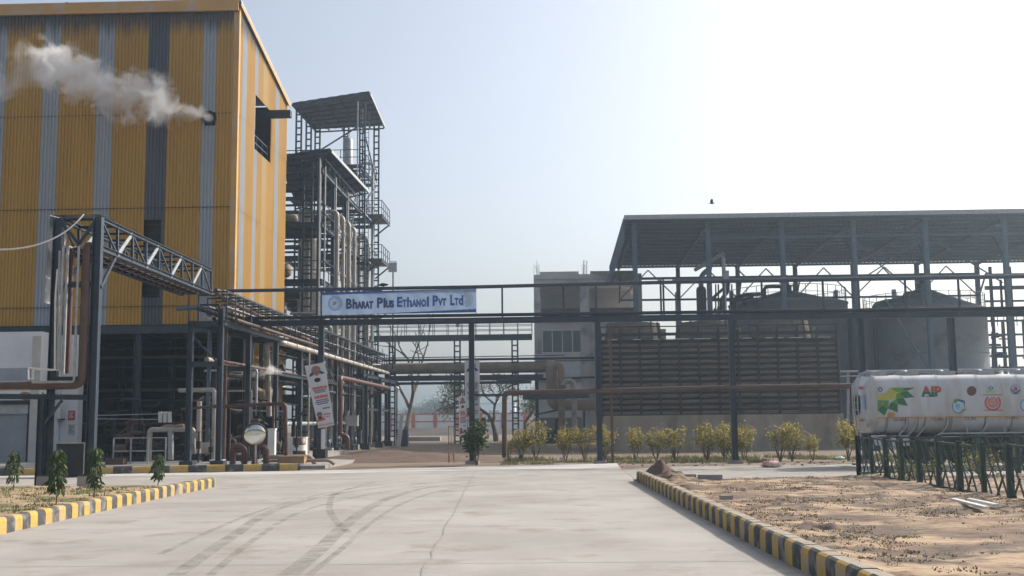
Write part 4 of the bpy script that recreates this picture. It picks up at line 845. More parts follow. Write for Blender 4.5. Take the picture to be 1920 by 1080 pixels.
# ================================================================ distillation tower
dt = root('distillation_tower_frame', 'tall open steel tower with roofs, platforms and railings behind the boiler house', 'steel tower', (-15.5, 73, 0))
def cl(x, y, z1, w=.36, ax='x', z0=0):
    b = MB(); lattice(b, x, y, z0, z1, w, .48, .08, ax=ax); b.build('column', 'steel', dt)
ztop = at(620,183,76).z
for x in (-17.5, -13.0):
    for y in (76.3, 82.6): cl(x, y, ztop-.3)
cl(-17.5, 79.5, ztop-.3); cl(-15.3, 82.6, ztop-.4)
zmid = at(580,286,63).z
for x in (-18.6, -13.3):
    for y in (63.4, 67.5, 71.6): b = MB(); b.ib((x,y,0),(x,y,zmid-.35),.22,.22,up=V((1,0,0))); b.build('column','steel',dt)
cl(-14.1, 64.0, zmid-.3, .5)
for (P4, nm) in (([at(548,194,76),at(692,172,76),at(720,236,83.4),at(592,243,83.4)],'roof'), ([at(520,293,63),at(619,280,63),at(690,357,76),at(560,385,76)],'roof')):
    b = MB(); a,b1,c,d = P4; nr = int((b1-a).length/.35)
    for i in range(nr):
        s0, s1 = i/nr, (i+1)/nr; p0, p1, p2, p3 = a.lerp(b1,s0), a.lerp(b1,s1), d.lerp(c,s1), d.lerp(c,s0); zo = V((0,0,.018*(i%2)))
        b.add([p0+zo,p1+zo,p2+zo,p3+zo,p0+zo+V((0,0,.05)),p1+zo+V((0,0,.05)),p2+zo+V((0,0,.05)),p3+zo+V((0,0,.05))],[(0,3,2,1),(4,5,6,7),(0,1,5,4),(1,2,6,5),(2,3,7,6),(3,0,4,7)])
    b.build(nm, 'steel', dt); b = MB()
    for i in range(6): s_ = i/5; b.beam(a.lerp(b1,s_)+V((0,0,-.1)), d.lerp(c,s_)+V((0,0,-.1)), .08, .14)
    for i in range(8): s_ = i/7; b.beam(a.lerp(d,s_)+V((0,0,-.2)), b1.lerp(c,s_)+V((0,0,-.2)), .07, .1)
    for e0, e1 in ((b1,c),): b.beam(e0+V((.08,0,-.1)), e1+V((.08,0,-.1)), .05, .2, 1)
    b.build('roof_frame', ['steel','galv'], dt)
levels = [3.3, 6.5, 9.9, 13.2, 16.4, 19.6]
for i, z in enumerate(levels):
    hi = z > 16.8; y0 = 76.3 if hi else 63.4; xl = -17.6 if hi else -18.6
    b = MB()
    for x in (xl, -13.15): b.ib((x,y0,z-.14),(x,82.6,z-.14),.14,.26)
    for y in ([76.3,79.5,82.6] if hi else [63.4,67.5,71.6,76.3,79.5,82.6]): b.ib((xl,y,z-.14),(-13.1,y,z-.14),.14,.26)
    for y in ([77.9,81] if hi else [65.4,69.5,74,77.9,81]): b.beam((xl,y,z-.1),(-13.1,y,z-.1),.08,.14)
    b.build('floor_beams', 'steel', dt)
    b = MB(); rd = random.Random(i+3)
    for k in range(7 if not hi else 3):
        ya = rd.uniform(y0, 79); xa = rd.uniform(xl, -15); b.box(xa, xa+rd.uniform(1,2.6), ya, ya+rd.uniform(1.5,3.5), z, z+.04)
    b.build('grating', 'steel', dt)
    b = MB(); rail(b, (-13.0,y0,z),(-13.0,82.6,z),1.05,None,.045,1); rail(b, (xl,y0,z),(-13.0,y0,z),1.05,None,.045,1); rail(b,(xl,82.6,z),(-13.0,82.6,z),1.05,None,.045,1); b.build('handrail', 'steel', dt)
for z in (13.2, 16.4, 9.9):
    b = MB(); b.box(-13.0,-11.9,78.5,82.4,z,z+.06); b.beam((-13,78.6,z-.9),(-11.95,78.6,z-.05),.08,.1); b.beam((-13,82.3,z-.9),(-11.95,82.3,z-.05),.08,.1)
    b.ib((-11.95,78.5,z-.08),(-11.95,82.4,z-.08),.1,.18); b.build('side_platform', 'steel', dt)
    b = MB(); rail(b,(-11.95,78.5,z),(-11.95,82.4,z),1.05,4,.045,1); rail(b,(-13,78.5,z),(-11.95,78.5,z),1.05,1,.045,1); b.build('platform_rail', 'steel', dt)
b = MB(); 
for (p0,p1) in (((-13,76.3,16.6),(-13,82.6,19.4)),((-13,82.6,19.8),(-13,76.3,22.4)),((-13.2,63.4,6.6),(-13.2,67.5,9.8)),((-13.2,67.5,9.9),(-13.2,71.6,13.1)),((-18.5,63.4,3.4),(-13.4,63.4,6.3)),((-18.5,63.4,9.9),(-15.5,63.4,13.1)),((-18.6,63.4,13.2),(-16,63.4,16)),((-13,71.6,3.4),(-13,76.3,6.4)),((-17.5,76.3,19.7),(-13,76.3,22.5))): b.beam(p0,p1,.09,.09)
b.build('bracing', 'steel', dt)
# stairs zigzag + ladder
b = MB()
for i in range(4):
    z0, z1 = levels[i], levels[i+1]; ya, yb = (72.5, 76) if i%2 else (76, 72.5)
    for dx in (0,.7): b.beam((-14.1+dx,ya,z0),(-14.1+dx,yb,z1),.05,.2); b.beam((-14.1+dx,ya,z0+.9),(-14.1+dx,yb,z1+.9),.04,.04)
    for k in range(12): s_ = k/12; b.box(-14.1,-13.4,ya+(yb-ya)*s_-.12,ya+(yb-ya)*s_+.12,z0+(z1-z0)*s_,z0+(z1-z0)*s_+.03)
b.build('stairs', 'steel', dt)
for (x, y, z0, z1) in ((-15.9,63.1,0,zmid-.4),(-12.7,76.0,0,ztop-1)):
    b = MB(); b.beam((x-.2,y,z0),(x-.2,y,z1),.04,.04); b.beam((x+.2,y,z0),(x+.2,y,z1),.04,.04); z = z0
    while z < z1: b.beam((x-.2,y,z),(x+.2,y,z),.03,.03); z += .32
    b.build('ladder', 'steel', dt)
# long bright edge pipes on the mid roof columns
for (u, v0, v1, Y) in ((600,297,560,62.9),(610,312,560,64),(630,333,580,66),(653,361,600,69)):
    a = at(u,v0,Y); b = MB(); b.tube((a.x,Y,0),(a.x,Y,a.z),.05,8); b.build('slim_post', 'galv', dt)
for (u, v0, Y) in ((671,190,76),(680,205,78)):
    a = at(u,v0,Y); b = MB(); b.tube((a.x,Y,at(u,400,Y).z),(a.x,Y,a.z),.05,8); b.build('slim_post', 'galv', dt)
rd = random.Random(77)
for i in range(46):
    z = rd.choice(levels[:5])+rd.uniform(.2,2.4); x = rd.uniform(-18.2,-13.3); y = rd.uniform(63.6,82); k = i % 4
    b = MB()
    if k == 0: b.path([(x,y,z),(x,y,z+rd.uniform(.8,2.6)),(x+rd.uniform(-1.5,1.5),y,z+rd.uniform(1,2.6))], rd.uniform(.04,.1), 7)
    elif k == 1: b.tube((x,y,z),(min(-13.2,x+rd.uniform(1,3)),y,z),rd.uniform(.04,.09),7)
    elif k == 2: b.tube((x,y,z),(x,min(82.4,y+rd.uniform(2,6)),z),rd.uniform(.05,.1),7)
    else: b.beam((x,y,z-.2),(x,y,z+2.2),.1,.1)
    b.build('process_pipe' if k < 3 else 'strut', ('lag','galv','dark','steel')[k], dt)
# vessels
def vessel(x, y, r, z0, z1, mat, label, dome=True, grp='distillation columns in the steel tower'):
    rt = root('distillation_column', label, 'vessel', (x,y,0), grp); b = MB(); k = r
    b.lathe([(0,z0),(r,z0),(r,z1-k*.7),(r*.92,z1-k*.4),(r*.6,z1-k*.12),(0.02,z1)], (x,y,0), 24); b.build('shell', mat, rt)
    b = MB(); z = z0+1.2
    while z < z1-1: b.lathe([(r+.002,0),(r+.05,.0),(r+.07,.09),(r+.002,.09)], (x,y,z), 24); z += 2.3
    b.build('flange_rings', 'galv', rt)
    b = MB(); b.tube((x,y,z1-.05),(x,y,z1+.35),r*.22,10); b.tube((x+r,y,z1-2.2),(x+r+.35,y,z1-2.2),.1,8); b.build('nozzle', mat, rt); return rt
q = at(652,320,79); vessel(q.x, 79, .36, .5, at(652,258,79).z, 'galv', 'slim silver column whose domed top stands under the highest roof')
rt_ = [o for o in COL.objects if o.name.startswith('distillation_column')][-1]
vessel(-15.0, 69, .62, .5, 13.4, 'lag', 'pale distillation column left of the four hooked pipes')
vessel(-17.2, 66, .75, .5, 8.6, 'lagold', 'brown column close to the yellow wall at banner height')
vessel(-16.3, 73.5, .5, .5, 16.0, 'lag', 'tall pale column in the middle of the steel tower')
vessel(-14.2, 80.5, .45, .5, 15.2, 'galv', 'silver column at the right rear of the steel tower')
vessel(-18.2, 74, .55, .5, 12.2, 'galv', 'silver column half hidden beside the yellow wall edge')
G4 = 'hooked riser pipes on the tower face'
for i, (u, vt, Y) in enumerate(((633,396,65.6),(644,405,67.3),(655,416,69),(665,426,70.8))):
    a = at(u, vt, Y); b = MB(); b.path([(a.x-1.4-.15*i,Y+.3,a.z),(a.x,Y,a.z),(a.x,Y,2.2),(a.x-.6,Y,1.2)], .115, 12, bend=.35)
    for k in range(4): b.tube((a.x,Y,a.z-1.2-k*2.6),(a.x,Y,a.z-1.1-k*2.6),.16,12)
    b.build('riser_pipe', 'lag', label='pale hooked riser pipe on the tower face, %s of four from the left'%(('first','second','third','fourth')[i]), cat='pipe', group=G4)
for (u, vt, vb, Y, r, mt, lb) in ((689,446,730,80,.16,'lag','pale riser pipe with hooked top under the lower side platform'),(699,306,700,81.5,.11,'galv','slim silver riser pipe hooked below the highest roof at the tower edge'),(578,435,600,68,.2,'lag','pale upright pipe behind the yellow wall edge'),(620,610,700,66,.14,'lag','short pale upright pipe seen below the banner'),(591,440,560,70,.16,'galv','silver upright pipe second from the yellow wall edge')):
    a = at(u, vt, Y); b = MB(); b.path([(a.x-1.0,Y,a.z),(a.x,Y,a.z),(a.x,Y,.5)], r, 10, bend=.35); b.build('riser_pipe', mt, label=lb, cat='pipe', group='other riser pipes in the tower')
# heat exchangers lying on floors
for i, (x0, x1, y, z, r) in enumerate(((-18.3,-15.2,64.8,10.6,.42),(-17.9,-15.0,65.5,13.8,.3),(-17.8,-15.5,66,7.2,.4))):
    hx_ = root('heat_exchanger', ('horizontal exchanger drum on the third tower floor','small horizontal drum on the fourth tower floor','horizontal drum on the second tower floor')[i], 'heat exchanger', ((x0+x1)/2,y,z-r), 'horizontal drums on the tower floors')
    b = MB(); L_ = x1-x0; b.lathe([(0,0),(r*.7,.04),(r,.2),(r,L_-.2),(r*.7,L_-.04),(0,L_)], (x0,y,z), 20, 0, 'x'); b.build('shell', 'lagold', hx_)
    b = MB(); b.box(x0+.5,x0+.65,y-.3,y+.3,z-r-.25,z-r*.6); b.box(x1-.65,x1-.5,y-.3,y+.3,z-r-.25,z-r*.6); b.build('saddles', 'dark', hx_)
# clutter of rack-end columns and vertical pipes near the far end
rd = random.Random(9); er = root('rack_end_frame', 'cluster of steel columns and cross members at the far end of the pipe rack', 'steel frame', (-14.2, 80, 0))
for i, (x, y) in enumerate(((-11.6,70),(-11.5,75),(-11.6,80),(-15.2,72),(-15.2,78),(-15.2,84),(-17,82))):
    b = MB(); b.ib((x,y,0),(x,y,4.6),.22,.22,up=V((1,0,0))); b.box(x-.25,x+.25,y-.25,y+.25,0,.35); b.build('column', 'steel', er)
b = MB()
for x in (-11.6,-15.2): b.ib((x,69,4.6),(x,84,4.6),.14,.24); b.ib((x,70,2.5),(x,80,2.5),.1,.14)
for y in (70,75,80): b.ib((-15.2,y,4.6),(-11.6,y,4.6),.12,.2)
b.build('beams', 'steel', er)
for i in range(9):
    x = -16.5+rd.random()*5; y = 66+rd.random()*16; h = 1.2+rd.random()*3; b = MB(); b.path([(x,y,0),(x,y,h),(x+.6,y,h)], .06+rd.random()*.05, 8); b.build('stub_pipe', ('lag','galv','bronze')[i%3], er)
# pumps at the tower foot
for i in range(5):
    x = -12.6-(i%2)*1.6; y = 62+i*4.2; pr = root('pump', ('pump on the plinth behind the tilted poster','second pump along the foot of the tower','third pump along the foot of the tower','fourth pump along the foot of the tower','farthest pump at the foot of the tower')[i], 'pump', (x,y,.0), 'pumps at the tower foot')
    b = MB(); b.box(x-.5,x+.5,y-.25,y+.25,0,.3); b.build('base', 'concrete', pr)
    b = MB(); b.lathe([(0,0),(.17,.01),(.17,.5),(0,.5)], (x-.4,y,.55), 14, 0, 'x'); b.lathe([(0,0),(.22,.02),(.22,.14),(0,.16)], (x+.2,y,.55), 14, 0, 'x'); b.tube((x+.28,y,.7),(x+.28,y,1.1),.06,8); b.build('motor', ('steel2','lag')[i%2], pr)
# ================================================================ big lagged pipe and its bridge
cr = root('pipe_trestle', 'blue steel trestle carrying the fat lagged pipe across the gap', 'pipe trestle', (-7, 84.5, 0))
YC = 84.5; zp = at(850,690,YC).z
xE = at(1034,690,YC).x
bpz = MB(); bpz.path([(-19,YC,zp),(xE,YC,zp),(xE,YC-3,zp),(xE,YC-3,zp-1.7),(xE,YC-3,zp-2.9),(4,YC-3,zp-2.9)], .42, 20, bend=.9)
for k in range(9): bpz.tube((-18+k*2.0,YC,zp),(-17.93+k*2.0,YC,zp),.44,20)
bpz.build('lagged_pipe', 'lagold', label='fat dusty lagged pipe crossing the gap and bending down at the concrete building', cat='pipe')
x2_ = at(1052,690,YC-3.2).x; b = MB(); b.path([(x2_-.6,YC-2.4,zp-.02),(x2_,YC-3.6,zp-.02),(x2_,YC-3.6,zp-1.9),(x2_,YC-3.6,0.5)], .26, 16, bend=.6)
b.tube((x2_,YC-3.6,zp-1.75),(x2_,YC-3.6,zp-1.6),.4,12,0); b.build('lagged_pipe', 'lagold', label='second lagged bend just right of the fat pipe elbow', cat='pipe')
a = at(1057,715,80); c = at(1076,715,80); b = MB(); b.path([(a.x,80,a.z-.3),(a.x+.1,80,a.z),(c.x-.1,80,a.z+.05),(c.x,80,a.z-.6),(c.x,80,.4)], .2, 12, bend=.5); b.build('lagged_pipe', 'lag', label='smaller pale hooked pipe right of the two lagged bends', cat='pipe')
b = MB(); b.ib((-12.5,YC-.45,zp-.75),(-.6,YC-.45,zp-.75),.2,.36); b.ib((-12.5,YC+.5,zp-.75),(-.6,YC+.5,zp-.75),.2,.36); b.ib((-12.5,YC-.45,zp-1.15),(-1.5,YC-.45,zp-1.15),.14,.2); b.build('main_beam', 'steel', cr)
b = MB(); x = -12.3
while x < -1: b.beam((x,YC-.5,zp-.55),(x,YC+.55,zp-.55),.12,.14); x += 1.6
b.build('cross_beams', 'steel', cr)
b = MB(); b.path([(-15,YC-.2,zp+.62),(5,YC-.2,zp+.62)], .09, 8); b.path([(-13,YC-.4,zp+.78),(1,YC-.4,zp+.84)], .035, 6); b.build('top_pipe', 'dark', cr)
for u in (736, 858, 966):
    x = at(u,700,YC).x; b = MB(); lattice(b, x, YC-.2, 0, at(u,628,YC).z-.2, .42, .42, .09); b.build('lattice_column', 'steel', cr)
for u in (690, 873, 1006): x = at(u,700,YC).x; b = MB(); b.ib((x,YC+.4,0),(x,YC+.4,zp-.9),.25,.25,up=V((0,1,0))); b.build('column', 'steel', cr)
# walkway
wz = at(850,629,89).z; wk = root('walkway_bridge', 'high steel walkway with railing linking the tower and the concrete building', 'walkway', (-7, 86, 0))
b = MB(); b.ib((-15,88.6,wz-.2),(-1.5,88.6,wz-.2),.2,.38); b.ib((-15,89.8,wz-.2),(-1.5,89.8,wz-.2),.2,.38); b.box(-15,-1.5,88.7,89.7,wz-.02,wz+.03); b.build('deck', 'steel', wk)
for y in (88.6, 89.8): b = MB(); rail(b,(-15,y,wz+.03),(-1.5,y,wz+.03),1.1,12,.045,2); b.build('railing', 'steel', wk)
floodlight((at(852,615,85.5).x,88.6,wz), .7, 'small floodlight on the walkway railing above the middle lattice column', .3)
# ================================================================ concrete building
YK = 88.5; k_ = lambda u, v: at(u, v, YK); X0 = k_(1001,560).x; X1 = k_(1204,560).x; XM0, XM1 = k_(1087,560).x, k_(1105,560).x; Zt = k_(1050,509).z
zl = [0, k_(1050,700).z, k_(1050,663).z, k_(1050,618).z, k_(1050,596).z, k_(1050,578).z, k_(1050,536).z, k_(1050,529).z]
kb = root('concrete_building', 'unfinished three storey concrete building with starter bars on the roof', 'building', ((X0+X1)/2, YK+4, 0))
M['rconc'] = pm('raw_concrete', (0.58,0.57,0.56), (0.44,0.435,0.43), .8, .95, bump=.15, c3=(.14,.135,.13), scale3=.5, th3=.6, w3=.1)
M['brickw'] = pm('dark_brick_infill', (0.13,0.085,0.07), (0.09,0.06,0.05), 3, .95, bump=.4, bscale=8)
b = MB()
for xa, xb in ((X0,X0+.5),(XM0,XM1),(X1-.55,X1)):
    for ya in (YK, YK+8): b = MB(); b.box(xa,xb,ya,ya+.5,0,Zt-.65); b.build('column', 'rconc', kb)
b = MB()
for z0, z1 in ((zl[6],Zt-.25),(zl[4]-.45,zl[4])): b.box(X0+.003,X1-.003,YK+.02,YK+8.4,z0,z1)
b.box(X0,X0+.3,YK+.6,YK+8.5,zl[4],zl[5]+.7); b.box(X0+.02,X1-.02,YK-.08,YK+.015,Zt-.62,Zt-.25); b.box(X0+.5,XM0-.05,YK+.05,YK+.2,Zt-.25,Zt); b.box(XM1+.1,X1-.6,YK+.05,YK+.2,Zt-.25,Zt); b.build('slabs', 'rconc', kb)
b = MB(); b.box(X0+.52,XM0-.02,YK+.12,YK+.3,zl[4],zl[5]); b.box(XM1+.02,X1-.57,YK+.12,YK+.3,zl[4],zl[5]); b.build('brick_parapet', 'brickw', kb)
b = MB(); b.box(X0+.5,X1-.6,YK+4,YK+4.2,zl[4],zl[6]); b.box(X0+1.2,X1-1.6,YK+2.0,YK+2.2,zl[6]-.5,zl[6]); b.build('inner_wall', pm('inner_plaster',(0.5,.47,.44),(.42,.39,.36),1,.9), kb)
wx0, wx1 = k_(1017,640).x, k_(1092,640).x; wz0, wz1 = zl[2], zl[3]
b = MB(); b.box(X0+.52,XM0-.01,YK+.1,YK+.3,wz1,zl[4]-.46); b.box(X0+.52,wx0,YK+.1,YK+.3,wz0,wz1); b.box(X0+.01,X1,YK+.3,YK+.5,0.0,wz0-.0); b.box(XM1+.01,X1-.57,YK+.1,YK+.28,wz0,zl[4]-.46); b.build('grey_wall', 'rconc', kb)
b = MB(); b.box(X0-.02,XM0-.01,YK-.03,YK+.28,zl[1]-.35,wz0-.02); b.box(X0+.55,XM0-.03,YK-.1,YK+.28,wz0-.018,wz0+.06); b.box(X0-.02,XM0-.01,YK-.03,YK+.28,1.9,zl[1]-.75); b.build('white_plaster_wall', 'white', kb)
b = MB(); b.box(X0-.02,XM0-.01,YK-.04,YK+.2,0,1.88); b.build('grey_painted_base', 'shut', kb)
wn = MB(); nn = 4
wn.box(wx0,wx1,YK+.06,YK+.1,wz0+.06,wz0+.12); wn.box(wx0,wx1,YK+.06,YK+.1,wz1-.07,wz1)
for i in range(nn+1): x = wx0+(wx1-wx0)*i/nn; wn.box(x-.035,x+.035,YK+.055,YK+.1,wz0+.06,wz1)
w_ = wn.build('window', 'whitem', kb); ORG[w_.name] = ORG[kb.name]
b = MB(); b.box(wx0,wx1,YK+.105,YK+.12,wz0+.06,wz1); b.build('pane', 'glass', w_)
b = MB(); rd = random.Random(2)
for xc, n in ((X0+.25,6),((XM0+XM1)/2,8),(X1-.3,0)):
    for i in range(n): x = xc+rd.uniform(-.22,.22); y = YK+rd.uniform(.1,.4); b.tube((x,y,Zt-.6),(x+rd.uniform(-.12,.12)*(3 if i==0 else 1),y,Zt+rd.uniform(.5,.95)),.014,5)
b.build('starter_bars', 'dark', kb)
b = MB(); b.path([(X0+.1,YK-.25,at(1000,677,YK-.2).z),(XM1+1,YK-.25,at(1100,676,YK-.2).z)],.04,6); b.path([(X0-3,YK-.3,at(1000,714,YK).z),(XM1+1,YK-.3,at(1100,707,YK).z)],.08,8); b.build('facade_pipe', 'steel', kb)
b = MB(); p0 = at(1002,778,84); p1 = at(1104,757,84); b.beam(p0,p1,2.0,.12)
for u in (1052, 1095): p = at(u,768,84); b.ib((p.x,84,0),(p.x,84,p.z-.05),.14,.14,up=V((0,1,0)))
b.build('lean_to_roof', 'steel', label='sloping lean-to roof on posts at the foot of the concrete building', cat='lean-to')
for i,(u, lb) in enumerate(((1036,'dark pump set under the lean-to, left one'),(1070,'dark pump set under the lean-to, right one'))):
    p = at(u,830,84); r_ = root('pump', lb, 'pump', (p.x,84,0), 'pumps under the lean-to'); b = MB(); b.box(p.x-.5,p.x+.5,83.7,84.3,0,.35); b.lathe([(0,0),(.3,.03),(.3,.8),(0,.8)], (p.x-.4,84,.75),16,0,'x'); b.build('motor','dark',r_)
    b = MB(); b.path([(p.x+.3,84,.7),(p.x+.3,84,1.7),(p.x+.6,84,1.9)],.09,8); b.build('outlet_pipe','red' if i else 'dark',r_)
# ================================================================ cooling tower
YT = 62.0; T_ = lambda u, v: at(u, v, YT); cx0, cx1 = T_(1127,700).x, T_(1572,700).x; cz0, cz1 = T_(1350,777).z, T_(1350,638).z; CD = 6.5
ct = root('cooling_tower', 'wide timber louvred cooling tower on a concrete basin', 'cooling tower', ((cx0+cx1)/2, YT+3, 0))
M['basin'] = pm('stained_basin_concrete', (0.36,0.32,0.26), (0.25,0.215,0.17), .8, .9, stretch=(1,1,.4), c3=(.13,.12,.10), scale3=.9, th3=.62, w3=.12, bump=.1)
b = MB(); b.box(cx0+.1,cx1+.15,YT-.15,YT+CD,-.05,cz0-.02); b.build('basin', 'basin', ct)
M['timber'] = pm('old_louvre_boards', (0.19,0.148,0.12), (0.11,0.086,0.07), 1.3, .9, stretch=(.5,1,6), c3=(.07,.06,.055), scale3=1.2, th3=.55, w3=.08, bump=.3); M['timb2'] = pm('dark_tower_frame', (0.04,0.037,0.034), (0.025,0.023,0.022), 3, .9)
b = MB(); NX, NZ = 12, 13; rd = random.Random(6); ph = (cz1-cz0)/NZ; pw = (cx1-cx0)/NX
for i in range(NX):
    for k in range(NZ):
        z0 = cz0+k*ph; xa = cx0+i*pw+.06; xb = xa+pw-.12; sg = rd.uniform(0,.03); tl = rd.uniform(-.03,.03); bo = rd.uniform(.0,.05)
        for q in range(3):
            za = z0+.035+(ph-.07)*q/3; zb = z0+.035+(ph-.07)*(q+1)/3-.005; bo = rd.uniform(0,.02)
            b.add([(xa,YT+.16+bo,za-sg*.5+tl*.4),(xb,YT+.16+bo,za+sg*.5),(xb,YT-.02+bo,zb+sg*.5),(xa,YT-.02+bo,zb-sg*.5+tl*.4)] if q==2 else [(xa,YT+.0+bo,za-sg*.5+tl*.4),(xb,YT+.0+bo,za+sg*.5),(xb,YT+.02+bo,zb+sg*.5),(xa,YT+.02+bo,zb-sg*.5+tl*.4)], [(0,1,2,3)])
b.build('louvre_boards', 'timber', ct)
b = MB()
for i in range(NX+1): x = cx0+i*pw; b.box(x-.06,x+.06,YT-.06,YT+.1,cz0-.02,cz1+.55)
for k in range(NZ+1): z = cz0+k*ph; b.box(cx0,cx1,YT+.04,YT+.12,z-.03,z+.03)
b.box(cx0,cx1,YT-.1,YT+.15,cz1+.30,cz1+.44); b.build('frame', 'timb2', ct)
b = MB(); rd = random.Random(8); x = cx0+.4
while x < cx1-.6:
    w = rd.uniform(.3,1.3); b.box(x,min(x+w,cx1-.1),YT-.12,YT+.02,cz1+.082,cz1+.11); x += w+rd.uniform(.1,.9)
b.build('sun_glint_strips', 'whitem', ct)  # white strips paint the sunlit glints along the deck edge
b = MB(); b.box(cx0,cx1,YT+.32,YT+CD-.1,cz0,cz1-.05); b.build('core', 'shade', ct)  # near-black box supplies the shade behind the louvre boards
b = MB(); b.box(cx0-.05,cx1+.05,YT+.1,YT+CD,cz1-.02,cz1+.08); rail(b,(cx0,YT-.05,cz1+.05),(cx1,YT-.05,cz1+.05),.75,12,.06,1); b.build('deck', 'timb2', ct)
b = MB(); b.box(cx1+.02,cx1+.10,YT,YT+CD,cz0,cz1); b.box(cx0-.10,cx0-.02,YT,YT+CD,cz0,cz1); b.build('end_wall', pm('grey_end_sheet',(0.3,.31,.32),(.22,.23,.24),1,.8), ct)
for i, (ua, ub) in enumerate(((1134,1240),(1265,1380),(1402,1522))):
    Yf = YT+3.0; a, c = at(ua,610,Yf).x, at(ub,610,Yf).x; xc = (a+c)/2; r = (c-a)/2*.96; zt_ = at(1300,606,Yf).z; zb_ = cz1+.05; H = zt_-zb_
    b = MB(); b.lathe([(r*1.02,0),(r*1.0,H*.3),(r*.95,H*.8),(r*.93,H),(r*.88,H),(r*.9,H*.7),(r*.95,0)], (xc,Yf,zb_), 28, 0, smooth=False)
    for k in range(14): a_ = 2*pi*k/14; b.beam((xc+r*1.03*cos(a_),Yf+r*1.03*sin(a_),zb_),(xc+r*.95*cos(a_),Yf+r*.95*sin(a_),zt_+.04),.09,.06)
    fs_ = b.build('fan_stack', 'timber', ct); ORG[fs_.name] = ORG[ct.name]
    b = MB(); b.lathe([(0,.3),(.25,.3),(.25,.55),(0,.6)],(xc,Yf,zb_),14)
    for k in range(6): a_ = k*pi/3; b.beam((xc,Yf,zb_+.45),(xc+r*.85*cos(a_),Yf+r*.85*sin(a_),zb_+.45),.3,.03,up=V((.2,.1,1)))
    b.build('fan', 'dark', fs_)
    b = MB(); b.box(xc+r*.98,xc+r*.98+.3,Yf-.5,Yf+.1,zb_,zb_+H*.7); b.build('hatch', 'lagold', fs_)
# ================================================================ storage tanks under the long roof
M['tank'] = pm('grey_tank_paint', (0.20,0.23,0.27), (0.165,0.19,0.225), .5, .6, c3=(.10,.10,.10), scale3=.6, th3=.62, w3=.1)
YTk = 81.0
for i, (ul, ur, ve, vp, lb) in enumerate(((1369,1588,573,545,'grey storage tank behind the cooling tower, the left one'),(1622,1845,585,541,'grey storage tank above the tanker, the right one'))):
    xl_, xr_ = at(ul,620,YTk).x, at(ur,620,YTk).x; xc = (xl_+xr_)/2; r = (xr_-xl_)/2; ze = at((ul+ur)/2,ve,YTk).z; zk = at((ul+ur)/2,vp,YTk).z
    rt = root('storage_tank', lb, 'storage tank', (xc,YTk,0), 'grey storage tanks under the long roof')
    b = MB(); b.lathe([(r,-.05),(r,ze*.62),(r,ze),(r+.06,ze),(r+.06,ze+.08),(r*.55,ze+(zk-ze)*.5),(.35,zk),(.01,zk)], (xc,YTk,0), 56); b.build('shell', 'tank', rt)
    b = MB()
    for z in (1.6, ze*.33, ze*.66): b.lathe([(r+.004,0),(r+.05,0),(r+.05,.07),(r+.004,.07)], (xc,YTk,z), 56)
    b.build('stiffener_rings', 'tank', rt)
    b = MB(); b.lathe([(.35,0),(.35,.35),(.5,.36),(.5,.42),(.2,.45),(.14,.9),(.2,.95),(.2,1.15),(0,1.2)], (xc,YTk,zk-.05), 16); b.build('vent', 'dark', rt)
    b = MB(); N = 30
    for k in range(N):
        a0, a1 = 2*pi*k/N, 2*pi*(k+1)/N; p0 = V((xc+r*.98*cos(a0),YTk+r*.98*sin(a0),ze+.1)); p1 = V((xc+r*.98*cos(a1),YTk+r*.98*sin(a1),ze+.1))
        b.tube(p0,p0+V((0,0,1.0)),.025,5); b.tube(p0+V((0,0,1)),p1+V((0,0,1)),.022,5); b.tube(p0+V((0,0,.5)),p1+V((0,0,.5)),.018,5)
    b.build('roof_railing', 'steel2', rt)
    b = MB(); b.path([(xc-r*.5,YTk-r*.6,ze+.6),(xc-r*.8,YTk-r*.65,ze+.55),(xc-r*1.02,YTk-r*.66,ze+.3),(xc-r*1.02,YTk-r*.66,1)], .14, 8); b.path([(xc-r*.5,YTk-r*.6,ze+.3),(xc-r*.5,YTk-r*.6,ze+1.1),(xc-r*.2,YTk-r*.6,ze+1.1),(xc-r*.2,YTk-r*.6,ze+.5)],.12,8); b.build('top_piping', 'dark', rt)
# slim scrubber vessel and gooseneck
def upr(u0, u1, vt, Y, mt, nm, lb, z0=0):
    a, c = at(u0,vt,Y), at(u1,vt,Y); r = (c.x-a.x)/2; b = MB(); b.lathe([(0,z0),(r,z0),(r,a.z-.25),(r*.8,a.z-.06),(0,a.z)], ((a.x+c.x)/2,Y,0), 20); return b, (a.x+c.x)/2, r
b, x, r = upr(1305,1324,537,74,'dark','','')
rt = root('scrubber_vessel', 'slim dark upright vessel with gooseneck pipe behind the cooling tower', 'vessel', (x,74,0)); b.build('shell', 'dark', rt)
b = MB(); b.path([(x,74,at(1315,540,74).z-.2),(x,74,at(1315,517,74).z),(at(1332,502,74).x,74,at(1332,502,74).z),(at(1332,502,74).x,74.8,at(1332,502,74).z)], .17, 12); b.build('gooseneck_pipe', 'steel2', rt)
b = MB(); p = at(1356,475,73); b.path([(p.x,73,0),(p.x,73,p.z),(p.x-1.6,75,p.z-.8)], .13, 10, bend=.2); b.box(p.x-.05,p.x+.3,72.8,73.1,at(1356,524,73).z,at(1356,508,73).z); b.build('vent_pipe', 'galv', label='pale upright pipe with a small box, topmost behind the cooling tower', cat='pipe')
b = MB()
for (pts, r) in (([(1335,560),(1368,531)],.1),([(1330,562),(1395,562),(1412,556)],.12),([(1352,585),(1352,560),(1365,548),(1365,530)],.12),([(1338,580),(1350,585),(1356,575),(1356,562)],.1),([(1380,585),(1392,566),(1400,571)],.08)):
    b.path([at(u,v,75.5) for u, v in pts], r, 8)
for u in (1342,1347,1372): b.tube(at(u,600,75.7), at(u,533,75.7), .05, 6)
b.tube(at(1348,860,75.5),at(1348,575,75.5),.12,8)
